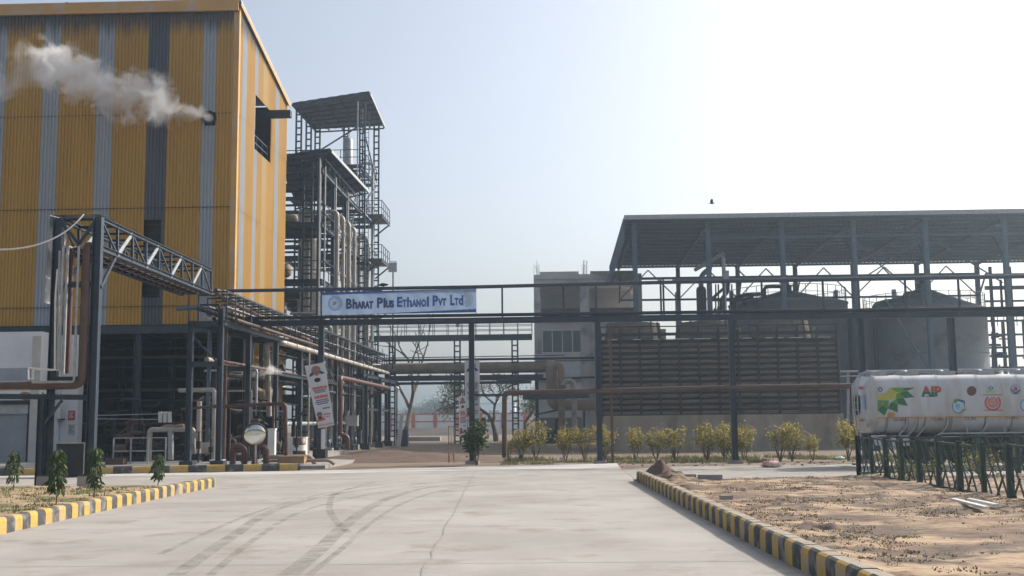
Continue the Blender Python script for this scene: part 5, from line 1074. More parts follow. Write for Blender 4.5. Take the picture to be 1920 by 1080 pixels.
b.build('pipe_cluster', 'dark', label='tangle of dark pipes and valves between the slim vessel and the left tank', cat='pipes')
# ================================================================ long roof
YN, YF = 72.0, 90.0; n0 = at(1168,413,YN); n1 = at(1940,400,YN); f0 = at(1156,500,YF); zN = (n0.z+n1.z)/2; zF = f0.z; XN0 = n0.x; XN1 = at(2200,400,YN).x
sr = root('shed_roof_structure', 'long open sided shed with a corrugated roof on tall blue columns over the tanks', 'shed', ((XN0+XN1)/2, 81, 0))
M['sheet'] = pm('old_roof_sheet', (0.05,0.075,0.112), (0.038,0.058,0.088), .6, .7, c3=(.09,.085,.08), scale3=.5, th3=.6, w3=.1)
b = MB(); nr = 44; yy = YN-1.1
def roofz(y):
    YR_ = YN-.2
    return zN-.02+ (y-yy)*.10 if y < YR_ else zN+.07-(y-YR_)*(zN+.07-zF)/(YF-YR_)
ys = [yy+(YF-yy)*i/nr for i in range(nr+1)]
# corrugations run down the slope: ribs along x
nx = int((XN1-XN0)/.32)
for i in range(nx):
    x0 = XN0+i*.32; x1 = x0+.32; xm = x0+.16; zz = .05
    for ya, yb in ((yy,YN-.2),(YN-.2,YF)):
        za, zb = roofz(ya), roofz(yb-.0001)
        b.add([(x0,ya,za),(xm,ya,za+zz),(xm,yb,zb+zz),(x0,yb,zb),(x1,ya,za),(x1,yb,zb)], [(0,1,2,3),(1,4,5,2)])
b.build('roof_sheets', 'sheet', sr)
b = MB(); b.box(XN0,XN1,yy-.05,yy-.02,zN-.16,zN+.12); b.build('eave_flashing', 'galv', sr)
b = MB()
for i in range(15): y = yy+.4+i*(YF-yy-.6)/14; b.beam((XN0,y,roofz(y)-.1),(XN1,y,roofz(y)-.1),.08,.16)
b.build('purlins', 'steel2', sr)
b = MB(); n = 40
for i in range(n):
    ya = yy+.2+(YF-yy-.3)*i/n; yb = yy+.2+(YF-yy-.3)*(i+1)/n; ym = (ya+yb)/2
    b.add([(XN0+.05,ya,roofz(ya)-1.55),(XN0-.0,ym,roofz(ya)-1.55),(XN0-.0,ym,roofz(ym)-.02),(XN0+.05,ya,roofz(ya)-.02),(XN0+.05,yb,roofz(yb)-1.55),(XN0+.05,yb,roofz(yb)-.02)], [(0,1,2,3),(1,4,5,2)])
b.build('gable_sheets', 'sheet', sr)
cxs = [at(u,600,YN).x for u in (1193,1332,1472,1607,1743,1893)]; dxx = (cxs[-1]-cxs[0])/5; cxs += [cxs[-1]+dxx]
for x in cxs:
    for y in (YN, 81 if False else YF-.6, 98.5):
        if (y > 95 and x > cxs[-2]) or (y > 80 and x < 7.5): continue
        zt_ = roofz(min(y,YF))-.2; b = MB(); b.ib((x+(0 if y<95 else .9),y,0),(x+(0 if y<95 else .9),y,zt_ if y<95 else zF-1.2),.3,.34,up=V((0,1,0))); b.build('column', 'steel2', sr)
    b = MB(); b.beam((x,YN,zN-.3),(x,YF-.4,zF-.3),.16,.2)
    b.beam((x,YN+.2,zN-3.0),(x,YN+1.8,zN-1.2),.1,.12); b.beam((x,YF-.6,zF-3.0),(x,YF-2.4,zF-1.3),.1,.12); b.build('rafters', 'dark', sr)
b = MB(); zq = at(1400,445,YN).z
b.ib((cxs[1],YN,zq),(cxs[-1],YN,zq),.1,.14); b.ib((cxs[0],YF-.6,at(1500,520,YF).z),(cxs[-1],YF-.6,at(1500,520,YF).z),.14,.2); b.ib((cxs[0],YF-.6,at(1500,560,YF).z),(cxs[-1],YF-.6,at(1500,560,YF).z),.14,.16)
for i in (2, 4):
    xa, xb = cxs[i-1], cxs[i]; xm = (xa+xb)/2
    b.beam((xa,YN+.1,zq-.1),(xm,YN+.1,zq-2.6),.08,.08)
for i in (0,1,2,3,4,5):
    xa, xb = cxs[i], cxs[i+1]; xm = (xa+xb)/2; z0 = at(1500,505,YF).z+.2; z1 = at(1500,560,YF).z
    b.beam((xa,YF-.5,z1),(xm,YF-.5,zF-.4),.09,.09); b.beam((xm,YF-.5,zF-.4),(xb,YF-.5,z1),.09,.09)
for i in (3,5):
    b.beam(at(1605 if i==3 else 1880,530,YN), at(1745 if i==3 else 1745,440 if i==3 else 445,YN), .08,.08)
b.beam(at(1660,560,YN-.1), at(1740,690,YN-.1), .11,.11)
b.build('wind_bracing', 'steel2', sr)
for k,(v, r) in enumerate(((523,.07),(528,.05))):
    pass
# walkways and pipe frames beyond the tanks, at the right
wf = root('pipe_structure', 'dark steel frame full of pipes right of the right tank', 'steel frame', (at(1890,700,84).x,84,0))
b = MB()
for u in (1852,1868,1886,1905,1925,1950,1980): p = at(u,700,86); b.ib((p.x,86,0),(p.x,86,at(u,500 if u in (1868,1905,1950) else 600,86).z),.2,.2,up=V((0,1,0)))
for v in (515,540,565,588,602,628,652,668,690,708): a = at(1846,v,85.8); c = at(2050,v-3,85.8); b.ib(a,c,.12,.16 if v not in (540,) else .3)
b.build('columns_and_beams', 'steel', wf)
b = MB(); rd = random.Random(31)
for i in range(26):
    u = rd.uniform(1850,1960); v = rd.uniform(620,700); a = at(u,v,85+rd.random()*1.5); c = at(u+rd.uniform(-3,3) if i%2 else u+rd.uniform(10,40),v+rd.uniform(8,40) if i%2 else v,a.y); b.tube(a,c,rd.uniform(.04,.12),7)
b.path([at(1862,700,85),at(1862,632,85),at(1880,628,85),at(1884,660,85),at(1884,700,85)],.1,8); b.build('pipes', 'dark', wf)
b = MB(); a = at(1846,600,86.5); c = at(2040,597,86.5); rail(b,a-V((0,0,.5)),c-V((0,0,.5)),1.1,16,.05,2); b.build('railing', 'steel', wf)
b = MB(); b.path([at(1572,697,64), at(1990,691,64)], .07, 8); b.path([at(1572,706,64.3), at(1720,703,64.3)],.05,8); b.ib(at(1590,860,64.5),at(1590,698,64.5),.14,.14,up=V((0,1,0))); b.ib(at(1790,860,64.5),at(1790,692,64.5),.14,.14,up=V((0,1,0)));b.build('pipe_rail', 'galv', label='pale double pipe running behind the top of the tanker', cat='pipe')
b = MB(); p0 = at(1594,560,76); p1 = at(1618,560,76); b.box(p0.x,p1.x,76,77,0,at(1600,590,76).z); b.build('shaft_wall', 'steel', label='dark narrow clad shaft between the two grey tanks', cat='shaft')
# ================================================================ road tanker
YS = 38.0; TC = 39.25; U = lambda u, v: at(u, v, YS)
tx0 = U(1643,740).x-.02; tx1 = tx0+10.2; ztp, zbt = U(1780,702).z, U(1780,812).z
tr = root('road_tanker', 'white articulated tanker trailer with leaf and company emblems parked behind the green fence', 'tanker', ((tx0+tx1)/2, TC, 0))
M['twhite'] = pm('tanker_white_paint', (0.56,0.575,0.60), (0.48,0.485,0.49), .8, .3, spec=.5, c3=(.36,.31,.26), scale3=1.1, th3=.6, w3=.14, stretch=(1.5,1,.35))
prof = [(-.62,zbt),(-.95,zbt+.10),(-1.14,zbt+.32),(-1.23,zbt+.55),(-1.25,zbt+.75),(-1.25,ztp-.36),(-1.22,ztp-.2),(-1.08,ztp-.06),(-.8,ztp),(-.3,ztp+.03)]
full = prof+[(-y, z) for y, z in reversed(prof)]
def shell(b, xs, scs):
    n = len(full); zc = (ztp+zbt)/2; vs = []; fs = []
    for x, s_ in zip(xs, scs): vs += [(x, TC+y*s_, zc+(z-zc)*s_) for y, z in full]
    for i in range(len(xs)-1):
        for k in range(n): fs.append((i*n+k, i*n+(k+1)%n, (i+1)*n+(k+1)%n, (i+1)*n+k))
    fs.append(tuple(range(n))); fs.append(tuple(reversed(range((len(xs)-1)*n, len(xs)*n)))); b.add(vs, fs, 0, True)
b = MB(); shell(b, [tx0-.30,tx0-.27,tx0-.2,tx0-.08,tx0,tx0+.002,tx1-.002,tx1,tx1+.15,tx1+.3], [.35,.6,.82,.95,1,1,1,1,.9,.5]); tank = b.build('tank', 'twhite', tr); ORG[tank.name] = ORG[tr.name]
M['grime'] = pm('belly_grime', (0.33,0.31,0.29), (0.22,0.2,0.18), 3, .8)
b = MB()
for u in (1665,1702,1722,1737,1779,1786,1850,1900):
    x = U(u,800).x; w_ = .04 if u not in (1702,1779) else .07; b.prism([(x-w_,TC+ya*1.008,za-.008) for ya, za in prof[:4]]+[(x-w_,TC+ya*.98,za+.03) for ya, za in reversed(prof[:4])], (2*w_,0,0))
b.build('belly_bands', 'grime', tank)
b = MB()
for x in [tx0+.02]+[U(u,710).x for u in (1694,1759,1834,1909)]+[tx1-2.5,tx1-.1]:
    n = len(full); zc = (ztp+zbt)/2
    vs = [(x-.02, TC+y*1.008, zc+(z-zc)*1.012) for y, z in full]+[(x+.02, TC+y*1.008, zc+(z-zc)*1.012) for y, z in full]; b.add(vs, [(k,(k+1)%n,n+(k+1)%n,n+k) for k in range(n)], 0)
b.build('seam_bands', 'twhite', tank)
for u in (1655,1715,1785,1860,1935):
    x = U(u,700).x; b = MB(); b.box(x-.28,x+.28,TC-.75,TC-.15,ztp-.02,ztp+.14); b.box(x-.33,x+.33,TC-.8,TC-.1,ztp-.02,ztp+.03); b.lathe([(0,.12),(.2,.12),(.2,.2),(0,.22)],(x,TC+.2,ztp),14); b.build('hatch', 'galv', tank)
b = MB(); rail(b,(tx0+.1,TC+1.0,ztp-.05),(tx1-.2,TC+1.0,ztp-.05),.22,8,.03,0); b.build('top_rail', 'galv', tr)
for side in (-1,):
    pass
b = MB(); xl = tx0-.52
for y in (TC-1.0, TC-.6): b.path([(xl+.35,y,ztp+.15),(xl+.02,y,ztp-.1),(xl-.03,y,(ztp+zbt)/2),(xl+.05,y,zbt-.5)],.022,6,bend=.3)
z = zbt-.4
while z < ztp-.1: b.tube((xl-.01,TC-1.0,z),(xl-.01,TC-.6,z),.016,6); z += .24
b.build('rear_ladder', 'galv', tr)
b = MB(); b.ib((tx0+.2,TC-.45,zbt-.12),(tx1,TC-.45,zbt-.12),.12,.26); b.ib((tx0+.2,TC+.45,zbt-.12),(tx1,TC+.45,zbt-.12),.12,.26); b.box(tx0-.1,tx0+.1,TC-1.15,TC+1.15,.55,.72)
for x in (tx0+.3,tx0+3.2,tx0+5.3,tx0+7.5): b.box(x-.06,x+.06,TC-.8,TC+.8,zbt-.28,zbt+.05)
b.box(tx0+.0,tx0+.4,TC-.5,TC-.4,.6,zbt-.1); b.box(tx0+.0,tx0+.4,TC+.4,TC+.5,.6,zbt-.1)
b.build('chassis', 'dark', tr)
wxs = [U(u,850).x for u in (1752,1842,1906)]
for x in wxs:
    for sg in (-1,1):
        yw = TC+sg*1.05; b = MB(); b.lathe([(.2,-.15),(.42,-.15),(.49,-.10),(.50,0),(.49,.10),(.42,.15),(.2,.15)], (x,yw,.50), 28, 0, 'y'); w_ = b.build('wheel', 'rubber', tr); ORG[w_.name] = ORG[tr.name]
        b = MB(); b.lathe([(0,-.05*1),(.08,-.14),(.14,-.14),(.16,-.06),(.28,-.10),(.30,-.13)], (x,yw,.5), 20, 0, 'y'); b.build('rim', 'lagold', w_)
    b = MB(); b.lathe([(.57+.0,-.17),(.60,-.17),(.60,.17),(.57,.17),(.57,-.17)], (x,TC-1.05,.5), 28, 0, 'y'); 
    b.v = [p for p in b.v]; b2 = MB()
    for k in range(12):
        a0, a1 = pi*k/12, pi*(k+1)/12
        b2.add([(x+.60*cos(a0),TC-1.25,.5+.60*sin(a0)),(x+.60*cos(a1),TC-1.25,.5+.60*sin(a1)),(x+.60*cos(a1),TC-.82,.5+.60*sin(a1)),(x+.60*cos(a0),TC-.82,.5+.60*sin(a0))], [(0,1,2,3)])
    b2.build('mudguard', 'dark', tr)
b = MB(); zr = U(1840,811).z; b.path([U(1745,826),U(1762,813),U(1918,811),V((tx1-.5,YS,zr))], .03, 8); b.path([U(1765,819)]+[V((tx1-.5,YS,zr-.12))], .02, 6)
for u in (1813,1884): b.beam(U(u,798)+V((0,.1,0)), U(u+2,813), .03,.03)
b.build('side_guard', 'galv', tr)
b = MB()
for u in (1700,1717,1736,1776,1850): p = U(u,800); b.path([(p.x+.05,YS+.04,p.z+.3),(p.x,YS+.02,p.z),(p.x-.25,YS+.25,p.z-.35)],.03,6)
b.build('drain_pipes', 'galv', tr)
b = MB(); b.box(tx0-.15,tx0+.35,YS+.15,YS+.25,.62,zbt-.05); b.box(tx0+.5,tx0+1.1,YS+.2,YS+.6,.7,1.05); b.build('mud_flap', 'twhite', tr)
b = MB(); b.box(tx0+.05,tx1,YS-.011,YS-.002,U(1780,782.5).z-.012,U(1780,782.5).z+.022); M['orange'] = pm('orange_stripe', (0.6,0.28,0.05), None, 3, .5); b.build('orange_stripe', 'orange', tank)
yl = YS-.012
def flat(nm, pts, mat, o=0.0, par=tank, y=None):
    b = MB()
    for P in pts: b.add([(U(u,v).x, (y or yl)-o, U(u,v).z) for u, v in P], [tuple(range(len(P)))])
    return b.build(nm, mat, par)
M['g1'] = pm('leaf_dark_green', (0.03,0.16,0.06), None, 3, .5); M['g2'] = pm('leaf_green', (0.14,0.32,0.05), None, 3, .5); M['y1'] = pm('leaf_yellow', (0.55,0.50,0.08), None, 3, .5); M['b1'] = pm('print_blue', (0.12,0.3,0.5), (.3,.5,.65), 6, .5); M['r1'] = pm('print_red', (0.55,0.10,0.07), None, 3, .5); M['m1'] = pm('print_maroon', (0.13,0.055,0.04), None, 3, .5); M['lb'] = pm('print_pale_blue', (0.45,0.6,0.72), None, 3, .5); M['nv'] = pm('print_navy', (0.08,0.12,0.22), None, 3, .5)
def zc_(x, y): return (1640+x/10.8, 710+y/10.8)   # sub-picture coordinates of the flank print
flat('leaf_print', [[zc_(*p) for p in P] for P in (((60,440),(300,420),(590,400),(520,300),(560,260),(640,240),(560,185),(420,180),(300,185),(230,290),(150,320),(60,330)),)], 'y1', .0)
flat('leaf_print', [[zc_(*p) for p in P] for P in (((330,185),(545,185),(655,245),(510,290),(400,250)),((60,440),(160,440),(150,520),(65,630)),((160,440),(290,440),(265,605),(175,545)),((330,470),(430,420),(460,520),(380,505)),((500,290),(590,400),(420,410),(440,300)))], 'g2', .003)
flat('leaf_print', [[zc_(*p) for p in P] for P in (((545,185),(820,183),(655,245)),((505,290),(660,250),(800,372),(600,395)),((430,405),(590,400),(670,552),(465,515)),((320,480),(460,525),(463,683),(268,602)),((65,635),(150,535),(262,605),(195,748)))], 'g1', .006)
flat('sun_print', [[zc_(*p) for p in P] for P in (((60,190),(300,190),(240,260),(225,300),(160,285),(140,330),(110,290),(60,330)),)], 'twhite', .009)
def circ(cx, cy, r, mat, nm, o=.0, rx=None, a0=0, a1=2*pi, ri=0, n=24, y=None, par=tank):
    rx = rx or r; b = MB()
    for i in range(n):
        p, q_ = a0+(a1-a0)*i/n, a0+(a1-a0)*(i+1)/n; ring_ = ((1,p),(1,q_),(ri,q_),(ri,p))
        P = [(cx+rx*k*cos(t_), cy-r*k*sin(t_)) for k, t_ in ring_]; vv = [(U(u,v).x,(y or yl)-o,U(u,v).z) for u, v in P]
        b.add(vv if ri > 0 else vv[:3], [(0,1,2,3)] if ri > 0 else [(0,1,2)])
    return b.build(nm, mat, par)
circ(1650.2,730.5,4.4,'nv','ring_emblem',.012,ri=.55)
circ(1821.5,733,9,'m1','round_maroon_emblem')
circ(1903.8,730.5,9.2,'nv','round_blue_emblem',.0); circ(1903.8,730.5,8.0,'lb','round_blue_emblem_inner',.003); circ(1903.8,729,4.2,'r1','round_blue_emblem_heart',.006); flat('round_blue_emblem_chevron',[[(1896,729),(1904,736),(1912,729),(1912,732),(1904,740),(1896,732)]],'nv',.007)
circ(1797,762,13,'lb','globe_emblem',.0,rx=11.5); circ(1797,762,13,'nv','globe_emblem_rim',.003,rx=11.8,ri=.9); flat('globe_emblem_land',[[(1792,757),(1800,758),(1799,765),(1794,769),(1790,763)]],'b1',.004); flat('globe_emblem_leaf',[[(1787,750),(1793,747.5),(1796,752),(1791,757)],[(1802,768),(1813,767),(1808,771),(1804,773)]],'g2',.006); flat('globe_emblem_band',[[(1795,748),(1808,751),(1809.5,758),(1805,755),(1795,751)]],'nv',.005)
circ(1925,760,13,'lb','globe_emblem',.0,rx=11.5); circ(1925,760,13,'nv','globe_emblem_rim',.003,rx=11.8,ri=.9)
flat('square_flag_emblem',[[(1849,723),(1866,723),(1866,738),(1850,738)]],'lb'); flat('square_flag_emblem_stripe',[[(1851,732),(1866,732),(1866,736.5),(1851,736.5)]],'y1',.003); circ(1857.5,728,3.2,'nv','square_flag_emblem_oval',.004,rx=4.5,ri=.5)
circ(1861.5,754.5,9.6,'r1','round_red_emblem'); circ(1861.5,754.5,7.8,'pink','round_red_emblem_centre',.003)
circ(1861.5,755,15.5,'pred','laurel_wreath',.0,a0=-4.0,a1=.86,ri=.76); flat('ribbon',[[(1844,768.5),(1880,768.5),(1880,770),(1844,770)]],'pred')
flat('orange_plate',[[(1664,773.8),(1677.5,773.4),(1677.5,781),(1664,781.3)]],'orange',.004)
def ttext(s_, size, u, v, mat, o=.0, bold=.0, nm='lettering'):
    p = U(u,v); return text(s_, size, mat, (p.x,yl-o,p.z), (1,0,0), (0,0,1), tank, nm, .002, bold)
# two colour company letters: green block letters with their upper halves in red
o, w = ttext('AIP', .44, 1729, 742.5, 'g1', 0, .022)
zmn = U(1730,734.5).z-ORG[tank.name].z
o2 = o.copy(); o2.data = o.data.copy(); COL.objects.link(o2); import bmesh
bmx = bmesh.new(); bmx.from_mesh(o2.data); bmesh.ops.bisect_plane(bmx, geom=bmx.verts[:]+bmx.edges[:]+bmx.faces[:], plane_co=(0,0,zmn), plane_no=(0,0,-1), clear_outer=True)
for v in bmx.verts: v.co.y -= .003
bmx.to_mesh(o2.data); bmx.free(); o2.data.materials.clear(); o2.data.materials.append(M['r1'])
flat('small_print',[[(1730,743.3),(1754,743),(1754,744),(1730,744.3)]],'nv')
for s_, u, v in (('C5-6KL',1675.5,789.5),('C3-6KL',1747,788.5),('C2-7KL',1808,787.5),('C1-7KL',1885.5,786)): ttext(s_, .13, u, v, 'nv', .0, .002)
flat('small_print',[[(1842,740),(1879,739.4),(1879,740.6),(1842,741.2)]],'g1')
# marks on the rear dished end
for (y, z, w, h, mat, nm) in ((TC-.75,(ztp+zbt)/2+.1,.34,.5,'lb','rear_notice'),(TC-.95,zbt+.28,.14,.14,'orange','rear_reflector'),(TC-.15,(ztp+zbt)/2+.05,.22,.3,'g1','rear_round_mark'),(TC-.5,zbt+.45,.5,.06,'r1','rear_lettering'),(TC-.55,ztp-.4,.5,.08,'r1','rear_lettering')):
    s_ = max(abs(y-TC)/1.25, abs(z-(ztp+zbt)/2)/((ztp-zbt)/2)); xo = tx0-.012+next(a_+(c_-a_)*(s_-s0)/(s1-s0) for s0,s1,a_,c_ in ((0,.35,-.30,-.30),(.35,.6,-.30,-.27),(.6,.82,-.27,-.2),(.82,.95,-.2,-.08),(.95,9,-.08,0)) if s0 <= min(s_,8) <= s1); b = MB(); b.box(xo-.012,xo-.008,y-w/2,y+w/2,z-h/2,z+h/2); b.build(nm, mat, tank)
# ================================================================ green zigzag fence
M['gfen'] = pm('green_fence_paint', (0.013,0.048,0.035), (0.008,0.03,0.023), 4, .5, spec=.5)
c0 = gp(1611,893,.02); c1 = gp(1905,946,.02); dn = (c1-c0); c2 = c1+dn*.35; F0 = V((c0.x,c0.y,.05)); Hf = 1.06
gf = root('zigzag_fence', 'dark green steel fence with leaning crossed bars around the plot by the tanker', 'fence', F0)
def fside(a, e, n, posts):
    L = (e-a).length; d = (e-a).normalized(); zf_ = lambda p: V((p.x,p.y,0.02))
    b = MB(); rd = random.Random(n)
    for i in range(10): p0 = a.lerp(e,i/10); p1 = a.lerp(e,(i+1)/10); w0 = .03*sin(i*1.9); w1 = .03*sin((i+1)*1.9); b.beam(zf_(p0)+V((0,0,Hf+w0)), zf_(p1)+V((0,0,Hf+w1)), .05,.05)
    b.beam(zf_(a)+V((0,0,.1)), zf_(e)+V((0,0,.1)), .04,.04); b.build('rails', 'gfen', gf)
    for i in range(posts+1):
        p = zf_(a.lerp(e,i/posts)); b = MB(); b.beam(p, p+V((0,0,Hf+.06)), .09 if i%2 else .12,.09); b.build('post', 'gfen', gf)
    k = int(L/.385); b = MB()
    for i in range(k):
        p0 = zf_(a.lerp(e,i/k)); p1 = zf_(a.lerp(e,(i+1)/k)); p2 = zf_(a.lerp(e,min(1,(i+1.7)/k)))
        b.beam(p0+V((0,.03,Hf)), p2+V((0,.03,.05)), .028,.028); 
        if i%2: b.beam(p1+V((0,-.03,.5)), p0+V((0,-.03,.05)), .03,.03)
    b.build('slanted_bars', 'gfen', gf)
fside(c0, c2, 3, 11); fside(V((c0.x,c0.y+.0,0)), V((c0.x+9.5,c0.y+1.6,0)), 5, 8)
# ================================================================ planting
M['sy1'] = leafmat('shrub_yellow_leaf', (0.50,0.40,0.10), (0.34,0.28,0.07)); M['sy2'] = leafmat('shrub_olive_leaf', (0.17,0.185,0.045), (0.11,0.125,0.035)); M['sg'] = leafmat('deep_green_leaf', (0.05,0.09,0.028), (0.035,0.065,0.02)); M['sg2'] = leafmat('bright_green_leaf', (0.10,0.13,0.05), (0.07,0.095,0.036)); M['bark'] = pm('brown_bark', (0.13,0.10,0.075), (0.085,0.065,0.05), 5, .95, bump=.4)
M['fogleaf'] = leafmat('dusty_tree_leaf', (0.075,0.095,0.05), (0.055,0.07,0.035))
def leaf(b, p, s_, rd, m=0, droop=.3):
    a = rd.uniform(0,2*pi); e = rd.uniform(-1,1)*.9; d = V((cos(a)*cos(e), sin(a)*cos(e), sin(e)-droop)).normalized(); w = d.cross(V((rd.uniform(-1,1),rd.uniform(-1,1),rd.uniform(-.3,1)))).normalized()*s_*.32
    b.add([p, p+d*s_*.5+w, p+d*s_, p+d*s_*.5-w], [(0,1,2,3)], m)
def shrub_meshes(seed, h, w, nl, ls, mats, p0=.25):
    rd = random.Random(seed); st = MB(); lf = MB(); tips = []
    for k in range(rd.randint(5,8)):
        a = rd.uniform(0,2*pi); l = rd.uniform(.55,1); base = V((rd.uniform(-.04,.04),rd.uniform(-.04,.04),0)); mid = V((cos(a)*w*.18,sin(a)*w*.18,h*.45*l)); tip = V((cos(a)*w*.42*rd.uniform(.5,1),sin(a)*w*.42*rd.uniform(.5,1),h*l*.95)); st.path([base,mid,tip],.018,5,bend=.1,r2=.006); tips += [mid.lerp(tip,t_) for t_ in (.15,.4,.65,.85,1)]
        for q in range(3):
            s0 = mid.lerp(tip,rd.uniform(0,.8)); e = s0+V((rd.uniform(-.3,.3)*w,rd.uniform(-.3,.3)*w,rd.uniform(.02,.25)*h)); st.path([s0,e],.009,4); tips += [e, s0.lerp(e,.6)]
    cl_ = [(t_, rd.uniform(.07,.17)*w) for t_ in tips]
    for i in range(nl):
        c, r = rd.choice(cl_); p = c+V((rd.gauss(0,r*.7),rd.gauss(0,r*.7),rd.gauss(0,r*.8)))
        if p.z < h*p0*.4: continue
        if p0 > .2 and p.z < h*.38 and rd.random() < .75: continue
        up = p.z/h; leaf(lf, p, ls*rd.uniform(.6,1.3), rd, 0 if rd.random() < .2+.7*up else 1)
    return st, lf
def plant(name, label, cat, loc, st, lf, mats, group):
    rt = root(name, label, cat, (0,0,0), group); ORG[rt.name] = V((0,0,0)); st.build('stem', 'bark', rt); lf.build('foliage', mats, rt); rt.location = loc; return rt
protos = []
shr = [(955,.78,'lowest shrub left of the rest of the row'),(976,1.0,None),(1004,1.25,None),(1061,1.12,None),(1097,1.15,None),(1136,1.1,None),(1191,1.0,None),(1232,1.05,None),(1270,1.1,None),(1326,1.12,None),(1361,1.1,None),(1402,1.12,None),(1463,1.18,None),(1489,1.1,None),(1532,.75,None),(1592,1.28,None)]
sl_ = ['low yellowing shrub behind the left end of the brown pipe leg','sparse yellow shrub just right of the brown pipe leg','tall bushy olive shrub before the left edge of the concrete building','olive shrub in front of the lean-to pumps','yellow shrub just left of the rusty gantry side post','yellow shrub against the right side of the second gantry post','thin yellow shrub before the left end of the concrete basin','small yellow tree-like shrub, second before the basin','round bright yellow shrub, third before the basin','shrub left of the middle gantry post before the basin','dense yellow shrub touching the middle gantry post','yellow shrub just right of the middle gantry post','broad yellow shrub left of the pair before the basin end','yellow shrub right of the pair before the basin end','low pale shrub near the right end of the basin','tallest bright yellow shrub beside the tanker rear']
for i, (u, h, _) in enumerate(shr):
    g0 = gp(u, 864); loc = (g0.x, g0.y+(i%3)*.35, -.03)
    if i < 4:
        st, lf = shrub_meshes(40+i, 1.5, 1.0, 1000 if i != 0 else 650, .085, None); r_ = plant('shrub', sl_[i], 'shrub', loc, st, lf, ['sy1','sy2'], 'yellow green shrubs along the road edge'); r_.scale = (h/1.12,)*3; protos.append(r_)
    else: copy_tree(protos[i%4], loc, i*1.7, h/1.12*1.02, sl_[i])
st, lf = shrub_meshes(77, 1.95, 1.0, 2000, .14, None, .05); g0 = gp(893,871.5); plant('green_bush', 'dark green upright bush at the foot of the second gantry post', 'bush', (g0.x,g0.y,-.03), st, lf, ['sg2','sg'], None)
st, lf = shrub_meshes(78, .75, 1.1, 700, .08, None, .05); g0 = gp(1380,862); plant('low_bush', 'low green bush at the foot of the middle gantry post', 'bush', (g0.x,g0.y+1,-.03), st, lf, ['sy2','sg2'], None)
for i,(u,v,hh,w_,lb) in enumerate(((1720,905,.55,1.2,'dry bush inside the green fence, left one'),(1850,900,.8,1.5,'dry bush inside the green fence, right one'))):
    st, lf = shrub_meshes(90+i, hh, w_, 600, .07, None, .05); g0 = gp(u,v); plant('dry_bush', lb, 'bush', (g0.x,g0.y,0), st, lf, ['sy2','dryg'], 'dry bushes inside the green fence')
# saplings on the island: thin stem, drooping leaves
def sapling(u, v, h, seed, label, dense=230):
    rd = random.Random(seed); g0 = gp(u,v,.1); st = MB(); lf = MB(); st.path([(0,0,0),(.02,.01,h*.5),(-.01,0,h)],.014,6,r2=.006)
    for i in range(dense):
        z = h*rd.uniform(.28,1.0); w = .04+.18*(1-abs(z/h-.55)*1.3); a = rd.uniform(0,2*pi); p = V((cos(a)*w*rd.random()*.8,sin(a)*w*rd.random()*.8,z)); d = V((cos(a)*.5,sin(a)*.5,-rd.uniform(.3,1.2))).normalized(); L = rd.uniform(.10,.18); wv = d.cross(V((rd.uniform(-1,1),rd.uniform(-1,1),.3))).normalized()*L*.17
        lf.add([p,p+d*L*.5+wv,p+d*L,p+d*L*.5-wv],[(0,1,2,3)], 0 if rd.random()<.4 else 1)
    for k in range(7): z = h*(.3+.1*k); a = k*2.4; st.path([(0,0,z),(cos(a)*.16,sin(a)*.16,z+.05)],.005,4)
    return plant('sapling', label, 'sapling', (g0.x,g0.y,.08), st, lf, ['sg2','sg'], 'saplings on the corner island')
sapling(25,920,.98,1,'small sapling at the far left edge of the island',170); sapling(105,949,1.12,2,'tallest leafy sapling on the island, nearest the striped kerb',300); sapling(176,935,1.12,3,'slim dense sapling beside the right bridge pedestal',280); sapling(296,911,.82,4,'lone small sapling at the far right of the island',190)
# ================================================================ trees
def tree(name, label, loc, h, spread, seed, nleaf, ls, mats, th=.22, levels=4, tr0=.12, lean=(0,0), bare=False, grp=None, fork=.4):
    rd = random.Random(seed); rt = root(name, label, 'tree', loc, grp); ORG[rt.name] = V((0,0,0)); tb = MB(); tips = []
    def grow(p, d, L, r, lv):
        n = 3; pts = [p]; q = p
        for i in range(n): d = (d+V((rd.uniform(-.22,.22),rd.uniform(-.22,.22),rd.uniform(-.05,.12)))).normalized(); q = q+d*L/n; pts.append(q)
        tb.path(pts, r, 7 if lv > 1 else 4, bend=0.01, r2=r*.62)
        if lv <= 1: tips.append(q); tips.append(pts[1])
        if lv == 0: return
        for k in range(rd.randint(2,4) if lv > 1 else rd.randint(2,3)):
            a = rd.uniform(0,2*pi); e = rd.uniform(.35,.95); nd = (d*cos(e)+(d.orthogonal().normalized()*cos(a)+d.cross(d.orthogonal()).normalized()*sin(a))*sin(e)*spread).normalized(); grow(pts[-1] if k < 2 else pts[2], nd, L*rd.uniform(.62,.8), r*.6, lv-1)
    grow(V((0,0,-.1)), V((lean[0],lean[1],1)).normalized(), h*fork, tr0, levels)
    tb.build('trunk', 'bark', rt)
    if nleaf:
        lf = MB()
        for i in range(nleaf):
            c = rd.choice(tips); p = c+V((rd.gauss(0,ls*2.4),rd.gauss(0,ls*2.4),rd.gauss(0,ls*2.0))); leaf(lf, p, ls*rd.uniform(.6,1.3), rd, rd.randrange(2))
        lf.build('crown', mats, rt)
    rt.location = loc; return rt
g0 = at(752,812,95)
tree('bare_tree', 'leafless crooked tree standing in the gap left of the middle lattice column', (g0.x,95,0), 8.8, .6, 23, 0, 0, None, levels=3, tr0=.24, lean=(.2,0), fork=.5)
tree('thorn_tree', 'half bare thorny tree left of the concrete building', (at(930,800,96).x,96,0), 8.8, 1.0, 7, 2600, .16, ['sy2','fogleaf'], levels=5, tr0=.24, fork=.28)
